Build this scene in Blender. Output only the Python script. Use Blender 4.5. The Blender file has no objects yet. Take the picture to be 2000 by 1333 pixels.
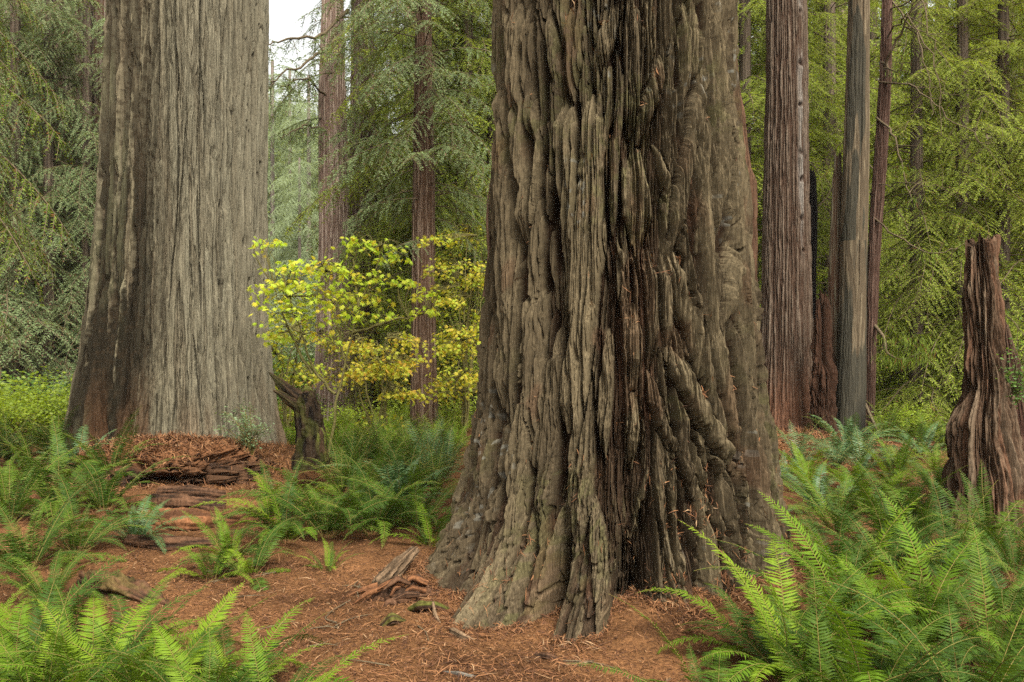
SKY_STR = .07; SUN_STR = 1.5; EXPOSURE = 2.5; HAZE = .00028
import bpy, math, random
import numpy as np
from math import radians, pi, sin, cos
SC = bpy.context.scene
COL = SC.collection
F = 1667.0; CAMZ = 1.65; HY = 666.5
rng = np.random.default_rng(11)
def X(px, d): return (px - 1000.0) / F * d
def Zp(py, d): return CAMZ - (py - HY) / F * d

# ---------------------------------------------------------------- noise
def _h(a, b, seed):
    n = (a * 374761393 + b * 668265263 + seed * 982451653) & 0xffffffff
    n = ((n ^ (n >> 13)) * 1274126177) & 0xffffffff
    return ((n ^ (n >> 16)) & 0xffff) / 65535.0
def vn(x, y, seed=0):
    x = np.asarray(x, float); y = np.asarray(y, float)
    xi = np.floor(x).astype(np.int64); yi = np.floor(y).astype(np.int64)
    fx = x - xi; fy = y - yi
    u = fx * fx * (3 - 2 * fx); v = fy * fy * (3 - 2 * fy)
    a = _h(xi, yi, seed); b = _h(xi + 1, yi, seed); c = _h(xi, yi + 1, seed); d = _h(xi + 1, yi + 1, seed)
    return (a + (b - a) * u) * (1 - v) + (c + (d - c) * u) * v
def fbm(x, y, o=4, seed=0):
    s = 0; a = .5; t = 0
    for k in range(o):
        s = s + a * vn(x * 2 ** k, y * 2 ** k, seed + 17 * k); t += a; a *= .5
    return s / t
def sstep(a, b, x):
    t = np.clip((np.asarray(x, float) - a) / (b - a), 0, 1); return t * t * (3 - 2 * t)

# ---------------------------------------------------------------- meshes
def mk_mesh(name, V, Fs, mats, mi=None, smooth=True, col=None):
    V = np.asarray(V, np.float32); me = bpy.data.meshes.new(name)
    Fs = [np.asarray(f, np.int32) for f in Fs]; keep = [len(f) > 0 for f in Fs]
    mi = mi or [0] * len(Fs)
    mi = [m for m, k in zip(mi, keep) if k]; Fs = [f for f, k in zip(Fs, keep) if k]
    me.vertices.add(len(V)); me.vertices.foreach_set('co', V.ravel())
    loops = np.concatenate([f.ravel() for f in Fs]); sizes = np.concatenate([np.full(len(f), f.shape[1], np.int32) for f in Fs])
    starts = np.concatenate([[0], np.cumsum(sizes)[:-1]]).astype(np.int32)
    me.loops.add(len(loops)); me.loops.foreach_set('vertex_index', loops)
    me.polygons.add(len(sizes)); me.polygons.foreach_set('loop_start', starts)
    me.polygons.foreach_set('material_index', np.concatenate([np.full(len(f), m, np.int32) for f, m in zip(Fs, mi)]))
    me.polygons.foreach_set('use_smooth', np.full(len(sizes), bool(smooth)))
    for m in mats: me.materials.append(m)
    if col is not None:
        a = me.color_attributes.new('Col', 'FLOAT_COLOR', 'POINT')
        c = np.ones((len(V), 4), np.float32); c[:, :3] = col; a.data.foreach_set('color', c.ravel())
    me.update(calc_edges=True)
    return me
class MB:
    def __init__(s): s.V = []; s.F = []; s.M = []; s.C = []; s.n = 0
    def add(s, V, Fq, m=0, c=None):
        V = np.asarray(V, float).reshape(-1, 3)
        s.V.append(V); s.F.append(np.asarray(Fq) + s.n); s.M.append(m); s.n += len(V)
        if c is not None: s.C.append(np.broadcast_to(np.asarray(c, float), (len(V), 3)))
    def mesh(s, name, mats, smooth=True):
        return mk_mesh(name, np.concatenate(s.V), s.F, mats, s.M, smooth, np.concatenate(s.C) if s.C else None)
def link(o): COL.objects.link(o); return o
def tag(o, label=None, cat=None, group=None, kind=None):
    if label: o['label'] = label
    if cat: o['category'] = cat
    if group: o['group'] = group
    if kind: o['kind'] = kind
    return o
def thing(name, label, cat, loc=(0, 0, 0), group=None, rz=0):
    o = bpy.data.objects.new(name, None); link(o); o.location = loc; o.rotation_euler.z = rz
    o.empty_display_size = .1
    return tag(o, label, cat, group)
def part(name, me, parent=None, loc=(0, 0, 0)):
    o = bpy.data.objects.new(name, me); link(o); o.location = loc
    if parent is not None: o.parent = parent
    return o
def copy_tree(o, parent=None):
    c = o.copy(); COL.objects.link(c)
    if parent is not None: c.parent = parent
    for ch in list(o.children): copy_tree(ch, c)
    return c
def tube(P, r, n=6, cap=True):
    P = np.asarray(P, float); m = len(P); r = np.broadcast_to(np.asarray(r, float), (m,))
    T = np.gradient(P, axis=0); T /= np.linalg.norm(T, axis=1)[:, None] + 1e-9
    up = np.array([0, 0, 1.]) if abs(T[0, 2]) < .9 else np.array([1., 0, 0])
    N = np.zeros_like(P); b = np.cross(T[0], up); N[0] = b / np.linalg.norm(b)
    for i in range(1, m):
        v = N[i - 1] - T[i] * N[i - 1].dot(T[i]); N[i] = v / (np.linalg.norm(v) + 1e-9)
    B = np.cross(T, N); a = np.arange(n) * 2 * pi / n
    V = P[:, None] + r[:, None, None] * (N[:, None] * np.cos(a)[None, :, None] + B[:, None] * np.sin(a)[None, :, None])
    i = np.arange(m - 1)[:, None] * n; j = np.arange(n)[None]; k = (j + 1) % n
    Q = np.stack([i + j, i + k, i + n + k, i + n + j], -1).reshape(-1, 4)
    return V.reshape(-1, 3), Q
def smooth_line(P, n):
    P = np.asarray(P, float); t = np.linspace(0, 1, len(P)); tt = np.linspace(0, 1, n)
    Q = np.stack([np.interp(tt, t, P[:, k]) for k in range(P.shape[1])], 1)
    for _ in range(max(1, n // (3 * len(P)))):
        Q[1:-1] = (Q[:-2] + 2 * Q[1:-1] + Q[2:]) / 4
    return Q

# ---------------------------------------------------------------- materials
def newmat(name):
    m = bpy.data.materials.new(name); m.use_nodes = True; nt = m.node_tree; nt.nodes.clear()
    out = nt.nodes.new('ShaderNodeOutputMaterial')
    def N(t, **kw):
        n = nt.nodes.new('ShaderNode' + t)
        for k, v in kw.items():
            if k in n.inputs: n.inputs[k].default_value = v
            else: setattr(n, k, v)
        return n
    return m, N, nt.links.new, out
def ramp(N, stops):
    r = N('ValToRGB'); e = r.color_ramp.elements
    e[0].position, e[0].color = stops[0][0], (*stops[0][1], 1); e[1].position, e[1].color = stops[-1][0], (*stops[-1][1], 1)
    for p, c in stops[1:-1]:
        x = e.new(p); x.color = (*c, 1)
    return r
def math_n(N, L, op, a, b=None):
    n = N('Math', operation=op)
    for i, v in enumerate((a, b)):
        if v is None: continue
        if isinstance(v, (int, float)): n.inputs[i].default_value = v
        else: L(v, n.inputs[i])
    return n.outputs[0]
def bark_mat(name, sc=(60, 60, 7), amt=.45, bump=.35, dist=.006, rough=.93):
    m, N, L, out = newmat(name)
    b = N('BsdfPrincipled', Roughness=rough); b.inputs['Specular IOR Level'].default_value = .03
    at = N('Attribute', attribute_name='Col'); tc = N('TexCoord'); mp = N('Mapping'); mp.inputs['Scale'].default_value = sc
    L(tc.outputs['Object'], mp.inputs[0])
    n1 = N('TexNoise', Scale=1.0, Detail=6.0, Roughness=.65); L(mp.outputs[0], n1.inputs['Vector'])
    n2 = N('TexNoise', Scale=38.0, Detail=4.0, Roughness=.7); L(tc.outputs['Object'], n2.inputs['Vector'])
    s = math_n(N, L, 'ADD', math_n(N, L, 'MULTIPLY', n1.outputs[0], .62), math_n(N, L, 'MULTIPLY', n2.outputs[0], .38))
    mr = N('MapRange'); L(s, mr.inputs[0]); mr.inputs[1].default_value = .36; mr.inputs[2].default_value = .64
    mr.inputs[3].default_value = 1 - amt; mr.inputs[4].default_value = 1 + amt
    mx = N('MixRGB', blend_type='MULTIPLY'); mx.inputs[0].default_value = 1
    L(at.outputs['Color'], mx.inputs[1]); L(mr.outputs[0], mx.inputs[2]); L(mx.outputs[0], b.inputs['Base Color'])
    bp = N('Bump'); bp.inputs['Strength'].default_value = bump; bp.inputs['Distance'].default_value = dist
    L(s, bp.inputs['Height']); L(bp.outputs[0], b.inputs['Normal']); L(b.outputs[0], out.inputs[0])
    return m
def leaf_mat(name, stops, transl=.35, rough=.5, spec=.35, objvar=.35, trcol=(1.25, 1.2, .5), island=1.0, hue=0.0):
    """Per-leaf colour from a ramp (random per mesh island), nudged per plant."""
    m, N, L, out = newmat(name)
    g = N('NewGeometry'); oi = N('ObjectInfo')
    f = math_n(N, L, 'ADD', math_n(N, L, 'MULTIPLY', g.outputs['Random Per Island'], island * (1 - objvar)), math_n(N, L, 'MULTIPLY', oi.outputs['Random'], objvar if island else 1.0))
    r = ramp(N, stops); L(f, r.inputs[0])
    b = N('BsdfPrincipled', Roughness=rough); b.inputs['Specular IOR Level'].default_value = spec
    L(r.outputs[0], b.inputs['Base Color'])
    t = N('BsdfTranslucent'); mc = N('MixRGB', blend_type='MULTIPLY'); mc.inputs[0].default_value = 1; mc.inputs[2].default_value = (*trcol, 1)
    L(r.outputs[0], mc.inputs[1]); L(mc.outputs[0], t.inputs[0])
    ms = N('MixShader'); ms.inputs[0].default_value = transl; L(b.outputs[0], ms.inputs[1]); L(t.outputs[0], ms.inputs[2])
    L(ms.outputs[0], out.inputs[0])
    return m
def plain_mat(name, c1, c2, scale=14, rough=.9, bump=.3, dist=.01, stretch=(1, 1, 1)):
    m, N, L, out = newmat(name)
    b = N('BsdfPrincipled', Roughness=rough); b.inputs['Specular IOR Level'].default_value = .05
    tc = N('TexCoord'); mp = N('Mapping'); mp.inputs['Scale'].default_value = stretch; L(tc.outputs['Object'], mp.inputs[0])
    n = N('TexNoise', Scale=scale, Detail=7.0, Roughness=.7); L(mp.outputs[0], n.inputs['Vector'])
    r = ramp(N, [(.35, c1), (.65, c2)]); L(n.outputs[0], r.inputs[0]); L(r.outputs[0], b.inputs['Base Color'])
    bp = N('Bump'); bp.inputs['Strength'].default_value = bump; bp.inputs['Distance'].default_value = dist
    L(n.outputs[0], bp.inputs['Height']); L(bp.outputs[0], b.inputs['Normal']); L(b.outputs[0], out.inputs[0])
    return m
M_BARK = bark_mat('redwood_bark', sc=(80, 80, 7), amt=.6, bump=.4, dist=.006)
M_BARKF = bark_mat('fine_bark', sc=(30, 30, 2.5), amt=.45, bump=.35, dist=.008)
M_WOOD = bark_mat('weathered_wood', sc=(70, 70, 3), amt=.3, bump=.3, dist=.008)
M_TWIG = plain_mat('twig_bark', (.05, .035, .022), (.11, .085, .05), 30)
M_MOSSTWIG = plain_mat('mossy_twig_bark', (.07, .055, .02), (.13, .12, .04), 25)
M_STIPE = plain_mat('fern_stipe', (.10, .07, .02), (.16, .13, .04), 30, bump=0)
M_FERN = leaf_mat('fern_green', [(0, (.024, .050, .008)), (.5, (.042, .080, .010)), (1, (.085, .130, .012))], .35, .55, .10, objvar=.75)
M_FERNFRESH = leaf_mat('fern_fresh_green', [(0, (.062, .118, .009)), (.5, (.095, .162, .011)), (1, (.155, .22, .015))], .38, .55, .10, objvar=.75)
M_FERNDEAD = leaf_mat('fern_dead_brown', [(0, (0.091, 0.038, 0.017)), (1, (0.182, 0.091, 0.042))], .2, .8, .1)
M_FERNBLUE = leaf_mat('fern_blue_green', [(0, (.042, .085, .030)), (1, (.08, .14, .045))], .25, .45, .3, objvar=.6)
M_NEEDLE = leaf_mat('conifer_needles', [(0, (.16, .10, .06)), (.08, (.17, .105, .06)), (.11, (.095, .135, .058)), (.6, (.15, .20, .08)), (1, (.24, .30, .145))], .45, .6, .12, objvar=.12)
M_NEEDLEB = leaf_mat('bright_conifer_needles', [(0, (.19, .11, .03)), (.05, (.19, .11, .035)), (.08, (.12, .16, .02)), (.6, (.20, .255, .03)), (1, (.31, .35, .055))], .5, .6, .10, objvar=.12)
M_NEEDLED = leaf_mat('dark_conifer_needles', [(0, (.15, .06, .02)), (.06, (.14, .06, .02)), (.09, (.06, .09, .012)), (.6, (.10, .145, .015)), (1, (.19, .24, .03))], .45, .55, .15, objvar=.0)
M_MAPLE = leaf_mat('maple_leaves', [(0, (.60, .34, .04)), (.05, (.62, .50, .05)), (.25, (.60, .62, .07)), (.6, (.50, .62, .06)), (1, (.36, .52, .04))], .55, .5, .2, objvar=.1, trcol=(1.15, 1.15, .6))
M_MAPLEY = leaf_mat('yellow_leaves', [(0, (.50, .27, .04)), (.1, (.56, .42, .06)), (.45, (.52, .50, .06)), (.75, (.38, .46, .05)), (1, (.22, .32, .035))], .5, .5, .2, objvar=.25)
M_SHRUB = leaf_mat('shrub_leaves', [(0, (0.136, 0.192, 0.016)), (.5, (0.224, 0.304, 0.028)), (.95, (0.336, 0.400, 0.040)), (1, (0.440, 0.368, 0.048))], .5, .45, .35, objvar=.3)
M_SHRUBD = leaf_mat('shrub_green_leaves', [(0, (.06, .12, .025)), (.6, (.11, .20, .035)), (1, (.2, .29, .05))], .45, .45, .35, objvar=.3)
M_NEEDLEHAZE = leaf_mat('haze_paled_far_needles', [(0, (.15, .19, .09)), (.6, (.24, .29, .16)), (1, (.32, .37, .24))], .45, .6, .1, objvar=.1)  # distance haze put into the needle colour, paler than the nearer crowns
M_HUCK = leaf_mat('pale_huckleberry_leaves', [(0, (.09, .14, .06)), (1, (.17, .23, .11))], .35, .5, .3, objvar=.2)
M_LITTER = leaf_mat('needle_litter', [(0, (0.035, 0.017, 0.010)), (.3, (0.086, 0.037, 0.017)), (.7, (0.156, 0.069, 0.028)), (.95, (0.211, 0.105, 0.047)), (1, (0.265, 0.172, 0.094))], .1, .8, .15, objvar=0)
# ================================================================ trunks
class Tr:
    """A bark height field wrapped round an axis: theta=0 faces the camera (-Y), positive to +X."""
    def __init__(s, nf, nb, zs, front=1.95, seed=1):
        s.th = np.concatenate([np.linspace(-front, front, nf), np.linspace(front, 2 * pi - front, nb + 2)[1:-1]])
        s.zs = np.asarray(zs, float); s.T, s.Z = np.meshgrid(s.th, s.zs); s.seed = seed
        s.H = np.zeros_like(s.T); s.tone = np.zeros_like(s.T); s.W = 0 * s.T; s.F = 0 * s.T; s.smooth = True
    def warp(s, R, a=.012):
        U = s.T * R; s.W = (a * 2 * (fbm(U * 20, s.Z * 1.1, 3, s.seed + 31) - .5) + a * 1.0 * (fbm(U * 60, s.Z * 3, 2, s.seed + 32) - .5)) / R
    def strip(s, z, th, hw, H, R, tone=.5, prof=4.0, base=0.0, ends=.12):
        z = np.asarray(z, float); th = np.asarray(th, float)
        o = np.argsort(z); z = z[o]; th = th[o]
        i0, i1 = np.searchsorted(s.zs, [z[0], z[-1]])
        if i1 - i0 < 2: return
        zz = s.zs[i0:i1]; tc = np.interp(zz, z, th)
        sd = int(abs(th[0]) * 9973 + abs(z[0]) * 977 + hw * 1e5) % 9999
        wob = .5 * (vn(zz * 3, zz * 0, sd) - .5); wob2 = .5 * (vn(zz * 3, zz * 0 + 7, sd + 3) - .5)
        Rz = np.interp(zz, *R) if isinstance(R, tuple) else np.full_like(zz, R)
        e = np.minimum((zz - z[0]) / ends, (z[-1] - zz) / ends); e = np.clip(e, 0, 1)
        wob = wob + .14 * (vn(zz * 22, zz * 0 + 1, sd + 8) - .5) + .5 * (vn(zz * 2.2, zz * 0 + 1, sd + 11) - .5); wob2 = wob2 + .14 * (vn(zz * 19, zz * 0 + 2, sd + 9) - .5) + .5 * (vn(zz * 2.4, zz * 0 + 1, sd + 12) - .5)
        wl = hw / Rz * (1 + .7 * wob) * (.18 + .82 * e ** .7); wr = hw / Rz * (1 + .7 * wob2) * (.18 + .82 * e ** .7)
        j0, j1 = np.searchsorted(s.th, [(tc - wl).min(), (tc + wr).max()])
        if j1 - j0 < 1: return
        D = s.th[None, j0:j1] + s.W[i0:i1, j0:j1] - tc[:, None]; D = np.where(D < 0, -D / wl[:, None], D / wr[:, None])
        rr = (.25 + .75 * e ** .8)[:, None] * (1 + .3 * (vn(zz * 1.8, zz * 0 + 3, sd + 5) - .5))[:, None]
        p = base + H * rr * np.clip(1 - D ** prof, 0, 1) ** .5
        sub = s.H[i0:i1, j0:j1]; m = (D < 1) & (p > sub)
        sub[m] = p[m]; s.tone[i0:i1, j0:j1][m] = tone
    def carve(s, z, th, hw, dep, R, ends=.4, prof=2.5):
        o = np.argsort(z); z = np.asarray(z)[o]; th = np.asarray(th)[o]; i0, i1 = np.searchsorted(s.zs, [z[0], z[-1]])
        if i1 - i0 < 2: return
        zz = s.zs[i0:i1]; tc = np.interp(zz, z, th); sd = int(abs(th[0]) * 7919 + abs(z[0]) * 877) % 9999
        Rz = np.interp(zz, *R) if isinstance(R, tuple) else np.full_like(zz, R)
        e = np.clip(np.minimum((zz - z[0]) / ends, (z[-1] - zz) / ends), 0, 1) ** .6
        w = hw / Rz * e * (.55 + .9 * vn(zz * 3.2, zz * 0, sd)) + 1e-4; wm = w.max()
        j0, j1 = np.searchsorted(s.th, [tc.min() - wm, tc.max() + wm])
        if j1 - j0 < 1: return
        D = np.abs(s.th[None, j0:j1] + .8 * s.W[i0:i1, j0:j1] - tc[:, None]) / w[:, None]
        p = (dep * e)[:, None] * np.clip(1 - D ** prof, 0, 1) ** .6
        s.F[i0:i1, j0:j1] = np.maximum(s.F[i0:i1, j0:j1], p)
    def furrows(s, rg, t0, t1, pitch, R, hw, dep, z0, z1, seg, wob, flow=None, gap=.5, slant=.04):
        Rm = np.mean(R[1]) if isinstance(R, tuple) else R; t = t0
        while t < t1:
            ph = rg.random() * 100; z = z0 - rg.random() * 1.0
            while z < z1:
                ze = min(z + rg.uniform(*seg), z1 + .3); zz = np.linspace(z, ze, 16)
                th = t + wob * (vn(zz * .9, zz * 0 + ph, 5) - .5) * 2 + rg.normal(0, .2) * pitch / Rm + rg.normal(0, slant) * (zz - z)
                if flow is not None: th = flow(th, zz)
                s.carve(zz, th, rg.uniform(*hw), rg.uniform(*dep), R, rg.uniform(.2, .7)); z = ze + rg.uniform(-.3, gap)
            t += pitch / Rm * rg.uniform(.7, 1.3)
    def columns(s, rg, t0, t1, pitch, R, H, z0, z1, seg, hwf=.42, wob=.06, flow=None, tone=(0, 1), gap=.05, prof=4.0, ends=(.06, .4)):
        Rm = np.mean(R[1]) if isinstance(R, tuple) else R
        t = t0
        while t < t1:
            ph = rg.random() * 100; z = z0 - rg.random() * .5
            while z < z1:
                L = rg.uniform(*seg); ze = min(z + L, z1 + .3)
                zz = np.linspace(z, ze, 14)
                th = t + wob * (vn(zz * .8, zz * 0 + ph, 5) - .5) * 2 + rg.normal(0, .22) * pitch / Rm + rg.normal(0, .03) * (zz - z)
                if flow is not None: th = flow(th, zz)
                s.strip(zz, th, pitch * hwf * rg.uniform(.7, 1.25), rg.uniform(*H), R, rg.uniform(*tone), prof, ends=rg.uniform(*ends))
                z = ze + rg.uniform(-.1, gap)
            t += pitch / Rm * rg.uniform(.8, 1.2)
    def fibres(s, R, fu=70, fz=3, a=.008, crack=.0):
        U = s.T * R
        wv = .03 * fbm(U * 6, s.Z * 3, 2, s.seed + 50)
        n = fbm((U + wv) * fu, s.Z * fz, 4, s.seed)
        g = 1 - np.abs(2 * fbm((U + wv * 1.5) * fu * .8, s.Z * fz * .8, 2, s.seed + 5) - 1)
        s.H += a * (n - .5) * 2 - a * 1.6 * np.clip((g - .7) / .3, 0, 1) ** 1.5
        if crack:
            c = 1 - np.abs(2 * fbm((U + wv * 2) * fu * .24, s.Z * fz * .42, 3, s.seed + 9) - 1)
            s.H -= crack * sstep(.80, .95, c)
        s.fib = n
    def build(s, name, rf, col, mat, base, axis=(0, 0), lean=None, cap=False):
        R = rf(s.T, s.Z) + s.H
        ax = axis[0] + (lean(s.Z)[0] if lean else 0); ay = axis[1] + (lean(s.Z)[1] if lean else 0)
        Xc = ax + R * np.sin(s.T) - base[0]; Yc = ay - R * np.cos(s.T) - base[1]; Zc = s.Z + getattr(s, 'dz', 0) - base[2]
        V = np.stack([Xc, Yc, Zc], -1); s.P = V
        nz, nt = s.T.shape
        i = np.arange(nz - 1)[:, None] * nt; j = np.arange(nt)[None]; k = (j + 1) % nt
        Q = np.stack([i + j, i + k, i + nt + k, i + nt + j], -1).reshape(-1, 4)
        V = V.reshape(-1, 3); C = col.reshape(-1, 3); Fs = [Q]
        if cap:
            top = V[(nz - 1) * nt:]; c = top.mean(0); c[2] = top[:, 2].min() - .03
            V = np.concatenate([V, c[None]]); C = np.concatenate([C, [[.05, .03, .02]]])
            jj = np.arange(nt); Fs.append(np.stack([(nz - 1) * nt + jj, (nz - 1) * nt + (jj + 1) % nt, np.full(nt, nz * nt)], -1))
        return mk_mesh(name, V, Fs, [mat], None, s.smooth, C)
def lerp(a, b, t): return a + (b - a) * t
def mixc(c0, c1, t): return np.asarray(c0, float) * (1 - t[..., None]) + np.asarray(c1, float) * t[..., None]
def zgrid(z0, z1, dz, ztop, dtop): return np.concatenate([np.arange(z0, z1, dz), np.arange(z1, ztop, dtop)])

# ---------------------------------------------------------------- the big redwood by the path
MC = (X(1205, 6.3), 6.3)
def main_R():
    zs = [-.3, 0, .39, .77, 1.14, 1.9, 2.65, 3.41, 4.17, 7, 13]
    L = [1.47, 1.40, 1.25, 1.12, 1.035, .975, .935, .905, .895, .85, .72]
    Rr = [1.36, 1.30, 1.215, 1.135, 1.085, 1.015, .93, .86, .845, .80, .70]
    Fr = [.93, .93, .96, .98, .99, .96, .93, .90, .88, .83, .70]
    return np.array(zs), np.array(L), np.array(Rr), np.array(Fr)
LOBES = [(-.25, .120, .86, .48, 6.0), (-.64, .20, .72, .44, 5.0), (-1.22, .30, .22, .30, 2.0), (.23, .15, .36, .40, 4), (.56, .15, .40, .42, 3.0), (1.0, .20, .34, .36, 2.4), (-.415, .05, -.24, .45, 4), (.02, .05, -.22, .36, 4), (.40, .05, -.14, .34, 2), (.78, .05, -.10, .34, 2)]
def main_rf(T, Z):
    zs, L, Rr, Fr = main_R()
    l = np.interp(Z, zs, L); r = np.interp(Z, zs, Rr); f = np.interp(Z, zs, Fr)
    s2 = np.sin(T) ** 2; fr = np.where(np.cos(T) > 0, f, (l + r) / 2)
    R = s2 * np.where(np.sin(T) < 0, l, r) + (1 - s2) * fr - .085
    Tw = T + .06 * (vn(Z * 4, T * 3, 71) - .5)
    for t0, w, a, hz, p in LOBES:
        R = R + a * np.exp(-np.clip(Z + .12, 0, 9) / hz) * np.exp(-(np.abs(Tw - t0) / (w * (1 + .5 * np.clip(Z, 0, 1)))) ** p)
    low = np.exp(-np.clip(Z, 0, 9) / .45)
    R = R + low * (.10 * (fbm(T * 6, Z * 2, 3, 33) - .5))
    return R
def build_main():
    rg = np.random.default_rng(5)
    t = Tr(1080, 110, zgrid(-.3, 4.5, .005, 13, .25), seed=3); t.warp(1.0, .024); t.smooth = False
    zs, L, Rr, Fr = main_R(); RR = (zs, (L + Rr) / 2)
    def flow(th, z):
        k = np.clip((1.9 - z) / 1.6, 0, 1) * np.exp(-((th - .45) / .45) ** 2)
        return th + .22 * k ** 1.3
    t.columns(rg, -3.1, 3.1, .048, RR, (.006, .022), -.3, 5, (.5, 1.8), .36, .05, flow, (.0, .35), prof=3)
    t.columns(rg, -3.1, 3.1, 0.10, RR, (.015, .042), -.3, 5, (.6, 2.0), .27, .06, flow, (.1, .7), gap=.8, prof=6, ends=(.15, .6))
    t.columns(rg, -3.1, 3.1, .140, RR, (.075, .115), -.3, 13, (1.8, 4.2), .33, .10, flow, (.35, 1.), gap=-.1, prof=5, ends=(.4, 1.1))
    t.columns(rg, -3.1, 3.1, .26, RR, (.08, .12), -.3, 13, (.8, 2.2), .12, .12, flow, (.35, 1.), gap=.6, prof=5, ends=(.4, .9))
    # slanting straps that fork from one ridge to the next
    for k in range(34):
        z0 = rg.uniform(-.1, 4.3); L_ = rg.uniform(.3, .8); t0 = rg.uniform(-1.4, 1.4); sl = rg.choice([-1, 1]) * rg.uniform(.10, .30)
        zz = np.linspace(z0, z0 + L_, 8); t.strip(zz, flow(t0 + sl * (zz - z0), zz), rg.uniform(.014, .026), rg.uniform(.08, .12), RR, rg.uniform(.3, 1), ends=.2)
    hands = []
    def pix(P, w, H=.115, tone=.8, ends=.10):
        P = smooth_line(np.asarray(P, float), 16); dd = np.full(len(P), 5.4)
        for _ in range(8):
            x = (P[:, 0] - 1000) / F * dd - MC[0]; z = CAMZ - (P[:, 1] - HY) / F * dd
            r = main_rf(np.zeros_like(z), z) * 0 + np.interp(z, *RR); th = np.arcsin(np.clip(x / r, -.98, .98)); dd = MC[1] - r * np.cos(th)
        H = .6 * H + .062; w = w * 1.1
        o = np.argsort(z); hands.append((z[o], th[o], w / 2 / F * dd.mean() / max(.45, np.cos(th).mean()), H, tone, ends * 2))
    for P, w, H, tn in [
        ([(1104, 190), (1108, 330), (1112, 480), (1120, 668)], 33, .125, .9), ([(1068, 0), (1078, 80), (1101, 200)], 20, .11, .6), ([(1122, 0), (1118, 90), (1106, 200)], 30, .115, .8),
        ([(1152, 180), (1156, 330), (1154, 480), (1143, 600), (1120, 730), (1104, 850)], 44, .125, 1.), ([(1160, 170), (1180, 80), (1207, 0)], 36, .12, .75),
        ([(1205, 90), (1213, 180), (1200, 290), (1199, 460)], 20, .11, .5), ([(1238, 0), (1240, 110), (1230, 270)], 38, .11, .5),
        ([(1240, 285), (1246, 380), (1250, 485)], 54, .105, 1.), ([(1215, 490), (1225, 650)], 26, .10, .6), ([(1234, 590), (1238, 765)], 40, .13, .75), ([(1241, 768), (1240, 930)], 30, .11, 1.15),
        ([(1298, 100), (1272, 190), (1246, 282)], 32, .14, .85), ([(1282, 275), (1300, 340), (1317, 405)], 17, .12, .9), ([(1374, 140), (1350, 280), (1326, 400), (1320, 490)], 22, .13, .8),
        ([(1308, 470), (1335, 560), (1365, 650), (1384, 742)], 36, .13, 1.), ([(1316, 670), (1345, 740), (1390, 830), (1436, 900), (1475, 945)], 34, .14, .9), ([(1272, 725), (1300, 830), (1332, 885), (1360, 925)], 24, .11, .55),
        ([(1444, 470), (1432, 560), (1421, 645)], 15, .15, 1.1), ([(1270, 480), (1279, 600), (1275, 725)], 27, .10, .6), ([(1300, 480), (1311, 620), (1320, 700)], 22, .10, .7),
        ([(1006, 0), (1012, 200), (1018, 480)], 22, .11, .7), ([(1034, 0), (1030, 160), (1042, 300)], 18, .10, .6), ([(985, 150), (984, 400), (975, 640), (960, 800)], 24, .11, .7),
        ([(1040, 560), (1030, 700), (1045, 830), (1050, 960)], 26, .11, .6), ([(1080, 640), (1072, 800), (1060, 950), (1040, 1040)], 28, .11, .5),
        ([(1188, 640), (1186, 760), (1176, 900)], 28, .12, .7), ([(1400, 0), (1412, 200), (1416, 420)], 22, .11, .9), ([(1340, 0), (1352, 120), (1340, 200)], 26, .10, .8), ([(1150, 900), (1130, 1000), (1125, 1090)], 34, .10, .6),
        ([(1400, 620), (1425, 760), (1460, 900)], 24, .11, .8), ([(1330, 760), (1350, 900), (1400, 1000)], 24, .10, .4)]:
        pix(P, w, H, tn)
    low = np.exp(-np.clip(t.Z, 0, 9) / .5)
    t.furrows(rg, -3.1, 3.1, .17, RR, (.010, .024), (.09, .15), -.3, 9, (.9, 3.0), .09, flow, .4, .06)
    t.furrows(rg, -3.1, 3.1, .11, RR, (.006, .012), (.05, .09), -.3, 5, (.4, 1.6), .07, flow, .7, .10)
    for k in range(26):
        z0 = rg.uniform(-.1, 4.2); zz = np.linspace(z0, z0 + rg.uniform(.3, .9), 10); t.carve(zz, flow(rg.uniform(-1.5, 1.5) + rg.choice([-1, 1]) * rg.uniform(.12, .32) * (zz - z0), zz), rg.uniform(.008, .018), rg.uniform(.07, .13), RR, .25)
    for z, th, hw, H, tn, en in hands:      # a slit along each side of the big straps, which then lie whole on top
        for sg in (-1, 1): t.carve(z, th + sg * (hw + .008), rg.uniform(.006, .012), .09, RR, .15)
    t.H = np.maximum(t.H - t.F, -.025 + .045 * np.exp(-((t.T - .14) / .26) ** 2))
    for z, th, hw, H, tn, en in hands: t.strip(z, th, hw, H, RR, tn, 5, ends=en)
    hcol = t.H.copy()
    t.H *= 1 - .45 * np.exp(-(np.clip(t.Z, 0, 9) / .42) ** 2)
    t.fibres(1.0, 75, 1.9, .016, .048)
    U = t.T * 1.0
    rough = fbm(U * 36, t.Z * 1.6, 4, 77); t.H += .026 * (rough - .5) * (1 + .6 * low); lr = 1 - np.abs(2 * fbm(U * 17, t.Z * 5, 4, 79) - 1); t.H -= .06 * low * sstep(.80, .96, lr); t.H += .04 * low * (fbm(U * 30, t.Z * 11, 3, 80) - .5)
    wz = .6 * fbm(U * 9, t.Z * 2, 2, 16); fl = fbm(U * 60, (t.Z + wz) * 1.9, 3, 15); t.H -= .011 * sstep(.52, .55, fl); fl2 = fbm(U * 28, (t.Z + wz) * 1.0, 3, 18); t.H -= .009 * sstep(.55, .57, fl2); t.H += .010 * (fbm(U * 150, t.Z * 9, 2, 19) - .5)
    h = 1 - (1 - np.clip((hcol - .0) / .05, 0, 1)) * (1 - .75 * low); h = h * h * (3 - 2 * h)
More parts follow.
